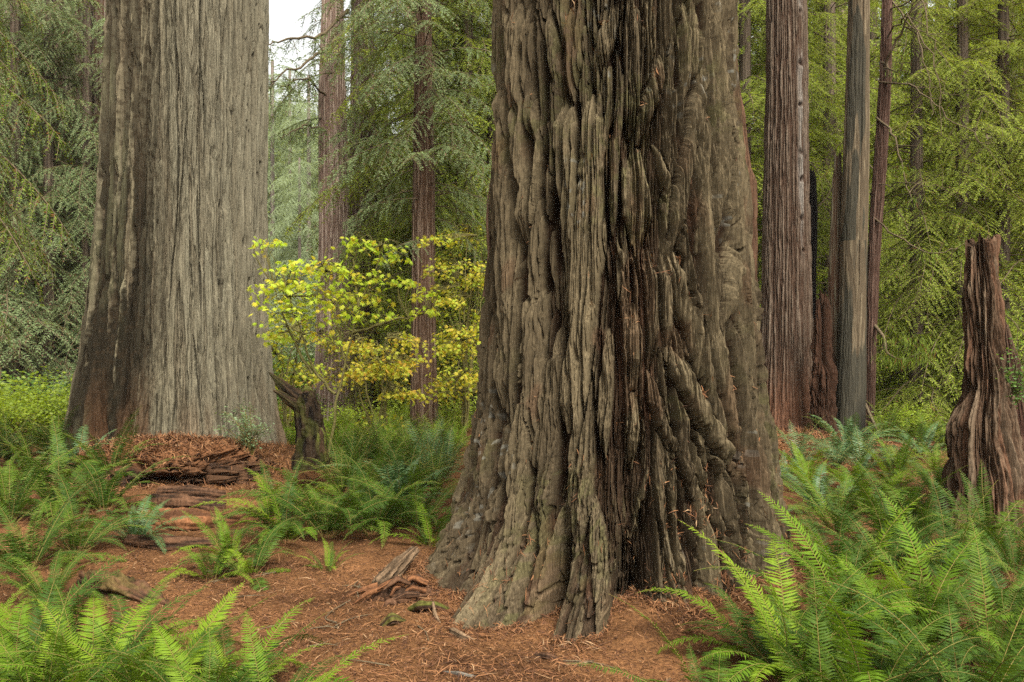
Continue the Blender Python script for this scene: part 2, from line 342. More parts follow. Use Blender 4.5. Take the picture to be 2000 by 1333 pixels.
    tone = np.clip(t.tone + .5 * (fbm(U * 9, t.Z * 2, 3, 5) - .5), 0, 1.1)
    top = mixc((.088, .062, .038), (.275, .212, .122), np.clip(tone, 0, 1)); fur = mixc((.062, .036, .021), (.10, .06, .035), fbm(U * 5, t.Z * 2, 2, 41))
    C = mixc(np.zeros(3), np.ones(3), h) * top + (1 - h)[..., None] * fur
    moss = .6 * sstep(.52, .70, fbm(U * 2.2, t.Z * 1.6, 4, 21) + .12 * low) * h * sstep(.40, .60, fbm(U * 40, t.Z * 22, 2, 23))
    C = mixc(np.zeros(3), np.ones(3), 1 - .75 * moss) * C + (.75 * moss)[..., None] * np.array((.17, .165, .06))
    lich = sstep(.70, .76, fbm(U * 50, t.Z * 20, 2, 61)) * sstep(.52, .66, fbm(U * 2.5, t.Z * 1.2, 3, 62)) * h * (1 - low)
    C = C * (1 - .7 * lich[..., None]) + (.7 * lich)[..., None] * np.array((.42, .41, .34))
    red = sstep(.62, .74, fbm(U * 6, t.Z * 2.4, 3, 91)) * .35
    C = C * (1 - red[..., None]) + red[..., None] * np.array((.19, .088, .05))
    C = C * .28 * (.7 + .6 * fbm(U * 1.6, t.Z * 1.1, 3, 98))[..., None]
    base = (MC[0], MC[1], 0.)
    root = thing('redwood_tree', 'massive olive brown redwood with deep furrowed bark and spreading roots beside the path', 'tree', base, 'giant redwood trunks')
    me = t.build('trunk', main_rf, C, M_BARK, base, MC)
    part('trunk', me, root)
    # reddish stem fused on behind
    s = Tr(240, 30, zgrid(-.2, 4.8, .012, 5.2, .2), seed=8)
    s.columns(rg, -3, 3, .05, .33, (.01, .03), -.2, 5, (.3, 1.2), .4, .08)
    s.fibres(.33, 90, 3, .008, .008); U = s.T * .33
    C = mixc((.03, .016, .010), (.075, .042, .025), np.clip(s.H / .03 + .3 * fbm(U * 12, s.Z * 2, 3, 2), 0, 1))
    cz = [-.2, .5, 1.9, 2.6, 3.0, 3.1, 3.5, 4.2, 5]; cr = [.50, .44, .375, .36, .345, .31, .26, .15, .05]
    ax = (X(1395, 7.3), 7.3)
    part('side_stem', s.build('side_stem', lambda T, Z: np.interp(Z, cz, cr) - .02, C, M_BARK, base, ax, lean=lambda Z: (.0 * Z, 0 * Z)), root)
    # thin split-off slab of bark standing proud of the left flank
    mb = MB(); zz = np.linspace(Zp(580, 6.4), Zp(325, 6.4), 30)
    px = np.interp(zz, [zz[0], zz[-1]], [951, 957]); xx = X(px, 6.4) - base[0]
    w = .045 * np.clip((zz[-1] - zz) / .9, .1, 1) * (1 + .3 * (vn(zz * 14, zz, 3) - .5))
    for k in range(2):
        P = np.stack([xx + .012 * k + .012 * np.sin(zz * 9), np.full_like(zz, .12 + .05 * k), zz], 1); V, Q = tube(P, w * (.55 - .1 * k), 7); mb.add(V, Q, 0, (.10, .06, .04))
    part('bark_slab', mb.mesh('bark_slab', [M_BARK]), root)
    return root, t
MAIN, MAIN_T = build_main()

# ---------------------------------------------------------------- the pale redwood on the mound
LC = (X(362, 12), 12.0)
def left_rf(T, Z):
    zs = [-.4, -.25, .115, .69, 1.41, 2.13, 3.57, 6.44, 15]
    L = [1.80, 1.74, 1.65, 1.51, 1.36, 1.26, 1.115, .975, .80]; Rr = [1.42, 1.38, 1.31, 1.215, 1.16, 1.12, 1.10, 1.13, 1.0]
    l = np.interp(Z, zs, L); r = np.interp(Z, zs, Rr); s2 = np.sin(T) ** 2
    R = s2 * np.where(np.sin(T) < 0, l, r) + (1 - s2) * (l + r) / 2 * .97 - .035
    low = np.exp(-np.clip(Z + .1, 0, 9) / .5)
    R = R + low * (.16 * np.cos(T * 9 + 1.0 + .5 * np.sin(T * 3)) * np.clip(np.cos(T * .6), 0, 1) + .14 * (fbm(T * 8, Z * 4, 4, 13) - .5))
    R = R - .05 * np.exp(-((T + .62 + .05 * (Z - 2)) / .05) ** 2) * sstep(2.9, 2.2, Z) - .05 * np.exp(-((T + .12) / .04) ** 2)
    return R
def build_left():
    rg = np.random.default_rng(9)
    t = Tr(760, 90, zgrid(-.4, 6.9, .0095, 15, .3), seed=21)
    R = 1.15; t.warp(R, .014); t.smooth = False
    t.columns(rg, -3.1, 3.1, .045, R, (.006, .018), -.4, 7, (.3, 1.4), .40, .03, None, (0, .6), prof=3)
    t.columns(rg, -3.1, 3.1, .075, R, (.016, .034), -.4, 7, (.5, 2.2), .36, .04, None, (.2, .9))
    t.columns(rg, -3.1, -.05, .14, R, (.045, .080), -.4, 15, (.8, 3.0), .29, .05, None, (.4, 1.), prof=7)
    t.columns(rg, -.05, 3.1, .135, R, (.036, .056), -.4, 15, (.9, 3.4), .34, .06, None, (.4, 1.), prof=8)
    for k in range(26):
        z0 = rg.uniform(.2, 6.2); L_ = rg.uniform(.5, 1.6); t0 = rg.uniform(-1.3, 1.3); sl = -rg.uniform(.03, .12)
        zz = np.linspace(z0, z0 + L_, 8); t.strip(zz, t0 + sl * (zz - z0), rg.uniform(.014, .028), rg.uniform(.035, .06), R, rg.uniform(.5, 1), ends=.2)
    t.furrows(rg, -1.9, 1.9, .13, R, (.009, .020), (.05, .10), -.4, 8, (.8, 3.2), .05, None, .7, .03)
    t.H = np.maximum(t.H - t.F, -.05)
    t.fibres(R, 55, 1.1, .009, .034)
    U = t.T * R; t.H += .020 * (fbm(U * 30, t.Z * 3.5, 4, 5) - .5) * (1 + 1.5 * np.exp(-np.clip(t.Z, 0, 9) / .5)); t.H -= .012 * sstep(.54, .57, fbm(U * 40, t.Z * 1.6, 3, 6))
    h = np.clip((t.H - .004) / .032, 0, 1)
    tone = np.clip(t.tone * .6 + .2 + .6 * (fbm(U * 7, t.Z * 1.3, 3, 5) - .5), 0, 1)
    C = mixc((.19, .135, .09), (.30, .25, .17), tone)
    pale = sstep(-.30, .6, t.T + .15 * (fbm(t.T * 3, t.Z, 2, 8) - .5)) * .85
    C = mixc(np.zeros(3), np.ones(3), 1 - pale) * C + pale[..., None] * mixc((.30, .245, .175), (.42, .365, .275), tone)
    C * h[..., None] + (1 - h)[..., None] * np.array((.10, .06, .04))
    # weather stains: dark wet runs down the left half with pale patches left between
    run = fbm(U * 9, t.Z * .35, 4, 31); zone = sstep(-1.3, -.95, t.T) * sstep(.30, -.30, t.T + .25 * (fbm(U * 5, t.Z * .5, 3, 35) - .5)) * (.6 + .4 * sstep(5.2, 3.0, t.Z))
    stain = zone * sstep(.37, .47, run + .10 * (fbm(U * 30, t.Z * 14, 3, 32) - .5) * 2 + .08 * sstep(2.6, 1.6, t.Z))
    C = mixc(np.zeros(3), np.ones(3), 1 - .9 * stain) * C + (.9 * stain)[..., None] * np.array((.014, .010, .007))
    spk = sstep(.58, .64, fbm(U * 38, t.Z * 18, 2, 36)) * sstep(-1.4, -.6, t.T) * sstep(.3, -.1, t.T)
    C = C * (1 - .6 * spk[..., None]) + (.6 * spk)[..., None] * np.array((.06, .04, .025))
    red = sstep(1.5, .1, t.Z) * sstep(.46, .66, fbm(U * 5, t.Z * .7, 3, 44)) * sstep(-1.0, -.6, t.T) * .55
    C = C * (1 - red[..., None]) + red[..., None] * np.array((.20, .088, .045))
    ol = sstep(.5, .7, fbm(U * 2, t.Z * .8, 3, 47)) * sstep(.0, -.6, t.T) * .4 * h
    C = C * (1 - ol[..., None]) + ol[..., None] * np.array((.24, .22, .13))
    C = C * (.33 + .05 * sstep(.3, -.4, t.T))[..., None] * np.array((.96, 1., .93)) * (.85 + .3 * fbm(U * 3, t.Z * 1.5, 3, 99))[..., None]
    base = (LC[0], LC[1], 0.05)
    root = thing('redwood_tree', 'broad pale grey redwood trunk with dark stain runs standing on the needle mound', 'tree', base, 'giant redwood trunks')
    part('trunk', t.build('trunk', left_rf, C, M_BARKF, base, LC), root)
    return root, t
LEFT, LEFT_T = build_left()

# ---------------------------------------------------------------- general trunk from pixel outline
def pix_trunk(rows, d, nf, dz, ztop, R=None, seed=1, pitch=(.03, .06), H=((.004, .01), (.01, .02)), cols=((.10, .06, .04), (.19, .13, .09)), fur=(.07, .04, .025), fib=.005, crack=.006, mat=None, post=None, top=None, front=1.8, zcut=None, base=None, name='trunk', taper_above=.0, lobes=0, mul=.8):
    """rows: (py, left px, right px) top to bottom. Returns (mesh, base)."""
    rows = sorted(rows, key=lambda r: -r[0]); zz = np.array([Zp(r[0], d) for r in rows]); cx = np.array([X((r[1] + r[2]) / 2, d) for r in rows]); rr = np.array([X(r[2], d) - X(r[1], d) for r in rows]) / 2
    zs = np.arange(zz[0] - .25, min(ztop, zz[-1] + .3) if top is None else zz[-1], dz)
    if top is None and ztop > zs[-1]: zs = np.concatenate([zs, np.linspace(zs[-1] + .3, ztop, 12)])
    t = Tr(nf, max(8, nf // 5), zs, front=front, seed=seed); rg = np.random.default_rng(seed); Rm = rr.mean()
    t.columns(rg, -3.1, 3.1, pitch[0], Rm, H[0], zs[0], zs[-1], (.2, .9), .42, .04, None, (0, .5), prof=3)
    t.columns(rg, -3.1, 3.1, pitch[1], Rm, H[1], zs[0], zs[-1], (.5, 2.), .36, .05, None, (.3, 1.))
    t.fibres(Rm, 1.6 / pitch[0], 2.5, fib, crack)
    h = np.clip((t.H - .1 * H[1][1]) / (.9 * H[1][1]), 0, 1)
    tone = np.clip(t.tone + .5 * (fbm(t.T * 3, t.Z * 1.5, 3, seed) - .5), 0, 1)
    C = mixc(cols[0], cols[1], tone); C = C * h[..., None] + (1 - h)[..., None] * np.array(fur)
    if post: C = post(t, C, Rm)
    C = C * mul
    sl = (rr[-1] - rr[-2]) / max(.1, zz[-1] - zz[-2]) if len(rr) > 1 else 0
    sx = (cx[-1] - cx[-2]) / max(.1, zz[-1] - zz[-2])
    def rf(T, Z):
        r = np.interp(Z, zz, rr) + np.where(Z > zz[-1], np.clip((Z - zz[-1]) * max(-.02, min(0, sl)), -.5 * rr[-1], 0), 0) - H[1][1] * .8
        if lobes: r = r + lobes * np.exp(-np.clip(Z - zz[0], 0, 9) / .35) * (np.cos(T * 7 + seed) * .6 + 2 * (fbm(T * 4, Z * 3, 3, seed) - .5))
        return r
    base = base or (cx[0], d, zz[0])
    def lean(Z): return np.interp(Z, zz, cx) + np.where(Z > zz[-1], (Z - zz[-1]) * sx, 0), 0
    if top is not None:
        w = sstep(zs[-1] - 3 * top, zs[-1], t.Z)
        t.dz = w * top * 2 * (fbm(np.cos(t.T) * 2.3 + 5, np.sin(t.T) * 2.3 + 5, 3, seed + 2) - .62)
    me = t.build(name, rf, C, mat or M_BARK, base, (0, d), lean, cap=top is not None)
    return me, base, t
# ================================================================ ground, path, litter
BUMPS = [(-4.25, 11.1, .20, 1.25, .7), (-3.3, 11.0, .22, 1.0, .7), (-5.6, 10.6, .05, .9, .8), (4.6, 13.0, .26, 1.3, 1.2), (2.3, 7.0, .10, .8, 1.0), (1.15, 5.35, .06, .5, .35), (-4.1, 9.5, .10, 1.2, .9), (-4.3, 8.3, .05, 1.0, .6), (-.6, 6.1, .06, .5, .5), (1.9, 5.6, .08, .6, .6)]
def ground0(x, y):
    x = np.asarray(x, float); y = np.asarray(y, float); z = np.zeros(np.broadcast(x, y).shape)
    for bx, by, h, sx, sy in BUMPS: z = z + h * np.exp(-((x - bx) / sx) ** 2 - ((y - by) / sy) ** 2)
    z = z - .5 * sstep(14, 26, y) - .4 * sstep(26, 50, y)
    return z
def on_path(x, y):
    """1 on the trodden path that comes in at the bottom, bends left past the big tree and climbs to the mound."""
    px = np.interp(y, [0, 3, 4.0, 5.0, 5.6, 6.2, 6.8, 7.6, 8.6, 9.6], [.1, -.05, -.15, -.55, -1.0, -1.9, -2.55, -2.85, -3.2, -3.5]); w = np.interp(y, [0, 4, 5.5, 6.2, 7, 9.6], [1.2, 1.05, .9, .75, .55, .5])
    e = .25 * (fbm(np.asarray(x) * 2.3, np.asarray(y) * 2.3, 3, 8) - .5)
    return sstep(1.15, .8, np.abs(x - px) / w + e) * sstep(9.8, 9.2, y)
def ground(x, y):
    z = ground0(x, y); p = on_path(x, y); far = 1 + sstep(14, 40, y) * 2
    z = z + (1 - .75 * p) * (.10 * far * (fbm(x * 1.1, y * 1.1, 3, 2) - .5) + .07 * (fbm(x * 4, y * 4, 3, 3) - .5)) + .022 * (fbm(x * 13, y * 13, 3, 4) - .5)
    m = np.exp(-((x + 4.25) / 1.5) ** 2 - ((y - 10.35) / .6) ** 2)      # lumpy, root-bound face of the mound
    z = z + m * (.16 * (fbm(x * 5, y * 6, 4, 9) - .5))
    z = z - .30 * np.exp(-((x + 3.95) / .16) ** 4 - ((y - 10.05) / .30) ** 4)   # dark hollow under it
    z = z - .03 * p
    return z
def axis(a, b, st, lo, hi, g=1.18):
    v = list(np.arange(a, b + 1e-6, st)); s = st
    while v[-1] < hi: s = min(s * g, 14); v.append(v[-1] + s)
    s = st; u = []; x = a
    while x > lo: s = min(s * g, 14); x -= s; u.append(x)
    return np.array(u[::-1] + v)
gx = axis(-6.5, 6.0, .027, -420, 420); gy = axis(2.6, 12.2, .027, -120, 460)
GX, GY = np.meshgrid(gx, gy); GZ = ground(GX, GY)
M_GROUND, N, L, out = newmat('needle_covered_soil')
b = N('BsdfPrincipled', Roughness=.95); b.inputs['Specular IOR Level'].default_value = .03
tc = N('TexCoord'); n1 = N('TexNoise', Scale=1.3, Detail=5.0, Roughness=.6); n2 = N('TexNoise', Scale=46.0, Detail=5.0, Roughness=.75); n3 = N('TexVoronoi', Scale=60.0)
for n in (n1, n2, n3): L(tc.outputs['Object'], n.inputs['Vector'])
r1 = ramp(N, [(.25, (.024, .013, .008)), (.45, (.068, .033, .015)), (.6, (.125, .061, .026)), (.8, (.19, .105, .048))]); L(n2.outputs[0], r1.inputs[0])
r2 = ramp(N, [(.33, (.42, .40, .42)), (.5, (.9, .88, .85)), (.66, (1.3, 1.25, 1.2))]); L(n1.outputs[0], r2.inputs[0])
mx = N('MixRGB', blend_type='MULTIPLY'); mx.inputs[0].default_value = 1; L(r1.outputs[0], mx.inputs[1]); L(r2.outputs[0], mx.inputs[2]); L(mx.outputs[0], b.inputs['Base Color'])
bp = N('Bump'); bp.inputs['Strength'].default_value = .6; bp.inputs['Distance'].default_value = .012; L(n2.outputs[0], bp.inputs['Height']); L(bp.outputs[0], b.inputs['Normal']); L(b.outputs[0], out.inputs[0])
def grid_mesh(name, GX, GY, GZ, mat, mask=None):
    ny, nx = GX.shape; i = np.arange(ny - 1)[:, None] * nx; j = np.arange(nx - 1)[None]
    Q = np.stack([i + j, i + j + 1, i + nx + j + 1, i + nx + j], -1).reshape(-1, 4); V = np.stack([GX, GY, GZ], -1).reshape(-1, 3)
    if mask is not None:
        Q = Q[mask[:-1, :-1].ravel()]; u, inv = np.unique(Q, return_inverse=True); V = V[u]; Q = inv.reshape(-1, 4)
    return mk_mesh(name, V, [Q], [mat])
tag(part('ground', grid_mesh('ground', GX, GY, GZ, M_GROUND)), kind='structure')
sel = (GX > -6) & (GX < 3) & (GY > 2.6) & (GY < 9.8)
tag(part('path', grid_mesh('path', GX, GY, GZ + .004, M_GROUND, sel & (on_path(GX, GY) > .5))), kind='structure')

def shreds(x, y, z, rg, Lr=(.02, .055), wr=(.003, .0065), tilt=.35, lift=.004):
    """Bent slivers (dead redwood sprays) lying at the given points: 2 quads each."""
    n = len(x); a = rg.uniform(0, 2 * pi, n); L_ = rg.uniform(*Lr, n); w = rg.uniform(*wr, n); tl = rg.normal(0, tilt, n); bend = rg.normal(0, .5, n)
    d0 = np.stack([np.cos(a) * np.cos(tl), np.sin(a) * np.cos(tl), np.sin(tl)], 1); a2 = a + bend; t2 = tl - np.abs(rg.normal(0, .3, n)); d1 = np.stack([np.cos(a2) * np.cos(t2), np.sin(a2) * np.cos(t2), np.sin(t2)], 1)
    rl = rg.uniform(-.9, .9, n); s0 = np.stack([-np.sin(a) * np.cos(rl), np.cos(a) * np.cos(rl), np.sin(rl)], 1) * w[:, None] / 2
    c = np.stack([x, y, z + lift + np.abs(np.sin(tl)) * L_ * .5 + .3 * w], 1); p0 = c - d0 * (L_ / 2)[:, None]; p2 = c + d1 * (L_ / 2)[:, None]
    V = np.stack([p0 - .3 * s0, p0 + .3 * s0, c + s0, c - s0, p2 + .35 * s0, p2 - .35 * s0], 1).reshape(-1, 3)
    k = np.arange(n)[:, None] * 6; Q = np.concatenate([k + [0, 1, 2, 3], k + [3, 2, 4, 5]])
    return V, Q
def scatter_litter():
    rg = np.random.default_rng(3); mb = MB()
    n = 105000; d = 3.2 + 9.5 * rg.random(n) ** 1.7; px = rg.uniform(-150, 2150, n); x = X(px, d); y = d + 0 * x
    den = .35 + .65 * np.maximum(on_path(x, y), sstep(.30, .75, fbm(x * 1.4, y * 1.4, 3, 44)))
    k = rg.random(n) < den; x, y = x[k], y[k]
    V, Q = shreds(x, y, ground(x, y), rg); mb.add(V, Q)
    n = 9000; x = rg.normal(-4.0, 1.1, n); y = rg.normal(10.3, .8, n); k = np.abs(y - 10.3) < 1.3; x, y = x[k], y[k]; V, Q = shreds(x, y, ground(x, y), rg, (.05, .11), (.006, .014), .5); mb.add(V, Q)
    n = 6000; x = rg.normal(4.7, 1.0, n); y = rg.normal(12.4, .9, n); V, Q = shreds(x, y, ground(x, y), rg, (.06, .13), (.008, .016), .5); mb.add(V, Q)
    n = 2600; x = rg.uniform(-2.6, 1.6, n); y = rg.uniform(3.4, 6.5, n); k = on_path(x, y) > .3; x, y = x[k], y[k]; V, Q = shreds(x, y, ground(x, y), rg, (.08, .16), (.003, .006), .2, .006); mb.add(V, Q)
    # slivers heaped round the foot of the big redwood
    th = rg.uniform(-1.5, 1.5, 5000); r = main_rf(th, 0 * th) + np.abs(rg.normal(0, .16, 5000)); x = MC[0] + r * np.sin(th); y = MC[1] - r * np.cos(th)
    V, Q = shreds(x, y, ground(x, y) + .005, rg, (.03, .07), (.004, .007), .35); mb.add(V, Q)
    o = part('needle_litter', mb.mesh('needle_litter', [M_LITTER], False)); tag(o, 'rusty dead redwood needles and twigs strewn over the path and soil', 'litter', None, 'stuff')
    # slivers caught on the bark of the big redwood, where ledges face up
    P = MAIN_T.P + np.array([MC[0], MC[1], 0]); du = np.gradient(P, axis=1); dv = np.gradient(P, axis=0); Nn = np.cross(du, dv); Nn /= np.linalg.norm(Nn, axis=2)[..., None] + 1e-9
    Z = MAIN_T.Z; front = np.abs(MAIN_T.T) < 1.5
    w = front * (Nn[..., 2] > .25) * (Z < 4) * (Z > .02) * (.04 + 1.0 * np.exp(-Z / .5) * sstep(-.1, .4, MAIN_T.T)); w = (w * sstep(.45, .6, fbm(MAIN_T.T * 8, Z * 6, 2, 66))).ravel(); w /= w.sum()
    idx = rg.choice(w.size, 2600, p=w); Pp = P.reshape(-1, 3)[idx]
    mb = MB(); V, Q = shreds(Pp[:, 0], Pp[:, 1] - .008, Pp[:, 2], rg, (.03, .09), (.004, .008), .8, .004); mb.add(V, Q)
    tag(part('caught_needle_litter', mb.mesh('caught_needle_litter', [M_LITTER], False)), 'dead rusty twigs caught in the bark ledges of the big redwood', 'litter', None, 'stuff')
scatter_litter()

# ---------------------------------------------------------------- far hillside and air
hx = np.linspace(-260, 260, 90); hy = np.linspace(72, 330, 60); HX, HY2 = np.meshgrid(hx, hy)
def hill_z(x, y): return -1.2 + 40 * sstep(72, 215, y + 20 * (fbm(np.asarray(x) / 60, np.asarray(y) / 60, 3, 5) - .5)) * (1 - .25 * sstep(0, 160, np.asarray(x))) * (.85 + .3 * fbm(np.asarray(x) / 40, np.asarray(y) / 40, 2, 6))
tag(part('hillside', grid_mesh('hillside', HX, HY2, hill_z(HX, HY2), plain_mat('forest_floor', (.04, .06, .02), (.07, .09, .03), .3))), kind='structure')
def far_forest():
    rg = np.random.default_rng(17); mb = MB()
    n = 620; px = rg.uniform(-200, 2200, n); d = rg.uniform(80, 200, n); px[:230] = rg.uniform(430, 760, 230); x = X(px, d)
    for i in range(n):
        h = rg.uniform(10, 24); zb = float(hill_z(x[i], d[i])); m = 230
        t = rg.random(m) ** .75; z = zb + h * (.05 + .95 * t); rad = h * .21 * (1.02 - t) * np.sqrt(rg.uniform(.25, 1, m)); a = rg.uniform(0, 2 * pi, m)
        c = np.stack([x[i] + rad * np.cos(a), d[i] + rad * np.sin(a), z], 1); o = np.stack([np.cos(a), np.sin(a), -.35 * np.ones(m)], 1); s = np.stack([-np.sin(a), np.cos(a), 0 * a], 1)
        l = rg.uniform(.6, 1.5, m)[:, None] * (1.15 - t)[:, None] + .25; w = l * rg.uniform(.25, .5, m)[:, None]
        V = np.stack([c - o * l * .5, c + s * w, c + o * l, c - s * w], 1).reshape(-1, 3); k = np.arange(m)[:, None] * 4; mb.add(V, k + [0, 1, 2, 3])
        V, Q = tube([(x[i], d[i], zb - 1), (x[i], d[i], zb + h)], [h * .008, .02], 5); mb.add(V, Q, 1)
    tag(part('far_forest', mb.mesh('far_forest', [M_NEEDLEHAZE, M_TWIG], False)), 'misty conifer wood covering the far hillside', 'forest', None, 'stuff')
far_forest()
def haze():
    V = [(x, y, z) for x in (-430, 430) for y in (-130, 470) for z in (-6, 66)]
    Q = [(0, 1, 3, 2), (4, 6, 7, 5), (0, 4, 5, 1), (2, 3, 7, 6), (0, 2, 6, 4), (1, 5, 7, 3)]
    m, N, L, out = newmat('mist'); v = N('VolumePrincipled'); v.inputs['Color'].default_value = (.97, 1.0, .93, 1); v.inputs['Density'].default_value = HAZE; L(v.outputs[0], out.inputs['Volume'])
    tag(part('haze', mk_mesh('haze', V, [Q], [m], None, False)), 'thin pale mist filling the forest air', 'haze', None, 'stuff')
if HAZE > 0: haze()
# ================================================================ ferns
def frond_geo(rg, L=.9, a0=15, a1=100, npin=40, W=.095, twist=.0, bendy=0.0, nseg=26, two=True, stipe=.14, rw=.0032):
    """One arching sword-fern frond growing from the origin in the XZ plane."""
    t = np.linspace(0, 1, nseg); ang = np.radians(a0 + (a1 - a0) * t ** 1.5)
    dx = np.sin(ang); dz = np.cos(ang); P = np.zeros((nseg, 3)); P[1:, 0] = np.cumsum((dx[1:] + dx[:-1]) / 2) * L / (nseg - 1); P[1:, 2] = np.cumsum((dz[1:] + dz[:-1]) / 2) * L / (nseg - 1)
    P[:, 1] = bendy * L * t ** 2
    mb = MB(); V, Q = tube(P, np.interp(t, [0, 1], [rw, rw * .3]), 4); mb.add(V, Q, 1)
    tp = np.linspace(stipe, .995, npin); tp = np.repeat(tp, 2); sd = np.tile([-1., 1.], npin); tp = np.clip(tp + sd * .004 + rg.normal(0, .002, len(tp)), 0, 1)
    c = np.stack([np.interp(tp, t, P[:, k]) for k in range(3)], 1); an = np.interp(tp, t, ang)
    Tn = np.stack([np.sin(an), 0 * an, np.cos(an)], 1); Nn = np.stack([-np.cos(an), 0 * an, np.sin(an)], 1); Sd = np.array([0, 1., 0])[None] * sd[:, None]
    l = W * np.interp(tp, [0, stipe, stipe + .12, .45, .7, .88, 1], [.5, .62, .9, 1., .82, .45, .06]) * rg.uniform(.9, 1.08, len(tp))
    w = np.minimum(.0135 * W / .095, L * (1 - stipe) / npin * .95) * np.interp(tp, [0, .7, 1], [1, .9, .4])
    fw = .22 + .35 * tp ** 2; up = rg.normal(.02, .12, len(tp)) + twist * sd
    dr = Sd + Tn * fw[:, None] + Nn * up[:, None]; dr /= np.linalg.norm(dr, axis=1)[:, None]
    wv = Tn - dr * np.sum(Tn * dr, 1)[:, None]; wv /= np.linalg.norm(wv, axis=1)[:, None]; wv = wv * (w / 2)[:, None]; rot = rg.normal(0, .22, len(tp)); wv = wv + np.cross(dr, wv) * rot[:, None]
    sag = -Nn * (.10 + .1 * rg.random(len(tp)))[:, None] + Tn * .12
    m_ = c + dr * (l * .45)[:, None]; e = c + dr * l[:, None] + sag * l[:, None]
    if two:
        V = np.stack([c - .6 * wv, c + .6 * wv, m_ + wv, m_ - wv, e + .12 * wv, e - .12 * wv], 1).reshape(-1, 3); k = np.arange(len(tp))[:, None] * 6; Q = np.concatenate([k + [0, 1, 2, 3], k + [3, 2, 4, 5]])
    else:
        V = np.stack([c - wv, c + wv, e + .2 * wv, e - .2 * wv], 1).reshape(-1, 3); k = np.arange(len(tp))[:, None] * 4; Q = k + [0, 1, 2, 3]
    mb.add(V, Q, 0); return mb
rgf = np.random.default_rng(23)
SPEC = [(8, 62), (12, 85), (16, 100), (22, 112), (28, 118), (34, 128), (10, 48), (40, 120), (25, 92), (18, 125)]
FR = {}
for key, mat, rnd in (('green', M_FERN, 10), ('fresh', M_FERNFRESH, 10), ('blue', M_FERNBLUE, 6)):
    FR[key] = [frond_geo(rgf, rgf.uniform(.8, 1.0), *SPEC[i], npin=int(rgf.integers(44, 54)), W=rgf.uniform(.075, .10), bendy=rgf.normal(0, .10), twist=rgf.normal(0, .12)).mesh('frond', [mat, M_STIPE], False) for i in range(rnd)]
FR['dead'] = [frond_geo(rgf, .8, 45, 150, npin=40, W=.05, twist=-.5, bendy=.1).mesh('frond', [M_FERNDEAD, M_FERNDEAD], False), frond_geo(rgf, .75, 60, 125, npin=36, W=.045, twist=.6, bendy=-.1).mesh('frond', [M_FERNDEAD, M_FERNDEAD], False)]
def fern(px, d, s, n, label, key='green', group='sword ferns', dead=0, flat=0., mix=None, zoff=0.):
    x, y = X(px, d), d; z = float(ground(np.array(x), np.array(y))) - .02 + zoff
    r = thing('sword_fern', label, 'fern', (x, y, z), group)
    a = rgf.random() * 6.3
    for i in range(n):
        a += 2 * pi / n * (1 if n < 9 else 2.4) + rgf.normal(0, .16)
        lib = FR[mix if (mix and rgf.random() < .4) else key]
        isd = i >= n - dead - (1 if s > .7 and d < 7 else 0)
        me = FR['dead'][i % 2] if isd else lib[int(rgf.integers(len(lib)))]
        o = part('frond', me, r); q = i / max(1, n - 1); lean = rgf.normal(0, .13) + flat * .5 + (.32 if q > .5 else .06)
        o.rotation_euler = (rgf.normal(0, .12), lean, a); sc = s * rgf.uniform(.62, 1.15); o.scale = (sc, sc, sc); o.location = (.03 * cos(a), .03 * sin(a), 0)
        if isd: o['label'] = 'dead brown curled frond'
    return r
# in front, bottom corner beside the path
fern(30, 3.95, .76, 34, 'bright green sword fern arching up at the bottom corner across from the big redwood', 'fresh', mix='green', dead=1)
fern(175, 3.75, .74, 32, 'lush sword fern with long combed fronds between the corner fern and the path-edge fern', 'fresh', mix='green', dead=1)
fern(455, 3.85, .72, 28, 'low spreading sword fern whose fresh fronds hang over the edge of the path', 'fresh', mix='green', flat=.5)
fern(340, 4.15, .68, 16, 'small flat sword fern tucked in before the mossy rotten log', 'fresh', mix='green', flat=.7)
fern(-40, 4.5, .62, 18, 'tall sword fern half cut off behind the bright corner fern', 'green', mix='fresh', dead=1)
fern(110, 4.2, .62, 18, 'sword fern squeezed behind the two corner ferns, its tips toward the mossy log', 'green', mix='fresh')
fern(300, 3.75, .74, 28, 'sword fern with wide flat fronds between the lush one and the path-edge fern', 'fresh', mix='green', flat=.35, dead=1)
fern(530, 3.65, .66, 22, 'small fresh sword fern pushing furthest out onto the path', 'fresh', mix='green', flat=.5)
fern(395, 3.55, .72, 26, 'sword fern at the lower picture edge in front of the path-edge fern', 'green', mix='fresh', flat=.2)
fern(245, 4.25, .66, 18, 'sword fern in the gap between the mossy log and the wide flat fern', 'green', mix='fresh', flat=.15)
fern(75, 3.5, .72, 22, 'lowest sword fern in the bottom corner, cut by the picture edge', 'fresh', mix='green', flat=.2)
# in front, other corner before the big redwood
fern(1545, 4.1, .92, 28, 'large sword fern with tall upright combed fronds before the roots of the big redwood', 'fresh', mix='green', dead=1)
fern(1700, 3.75, .92, 26, 'dense sword fern right at the lower edge with a brown frond among green ones', 'green', mix='fresh', dead=2)
fern(1900, 3.65, .95, 24, 'dark green sword fern filling the bottom corner below the stump', 'green', dead=2)
fern(1395, 3.72, .75, 18, 'low sword fern laying flat fronds over the needles at the root ends', 'green', flat=.75, dead=1)
fern(1660, 4.75, .95, 26, 'sword fern with pale fresh tips standing close behind the large upright one', 'fresh', mix='green')
fern(1830, 4.6, .98, 24, 'sword fern with long fronds bending across below the hollow stump', 'fresh', mix='green', dead=1)
fern(1985, 4.9, 1.0, 20, 'shaded sword fern with browned frond tips at the picture edge below the stump', 'green', dead=3)
fern(1475, 4.5, .78, 16, 'sword fern leaning out over the bark of the big redwood root', 'fresh', mix='green', flat=.2)
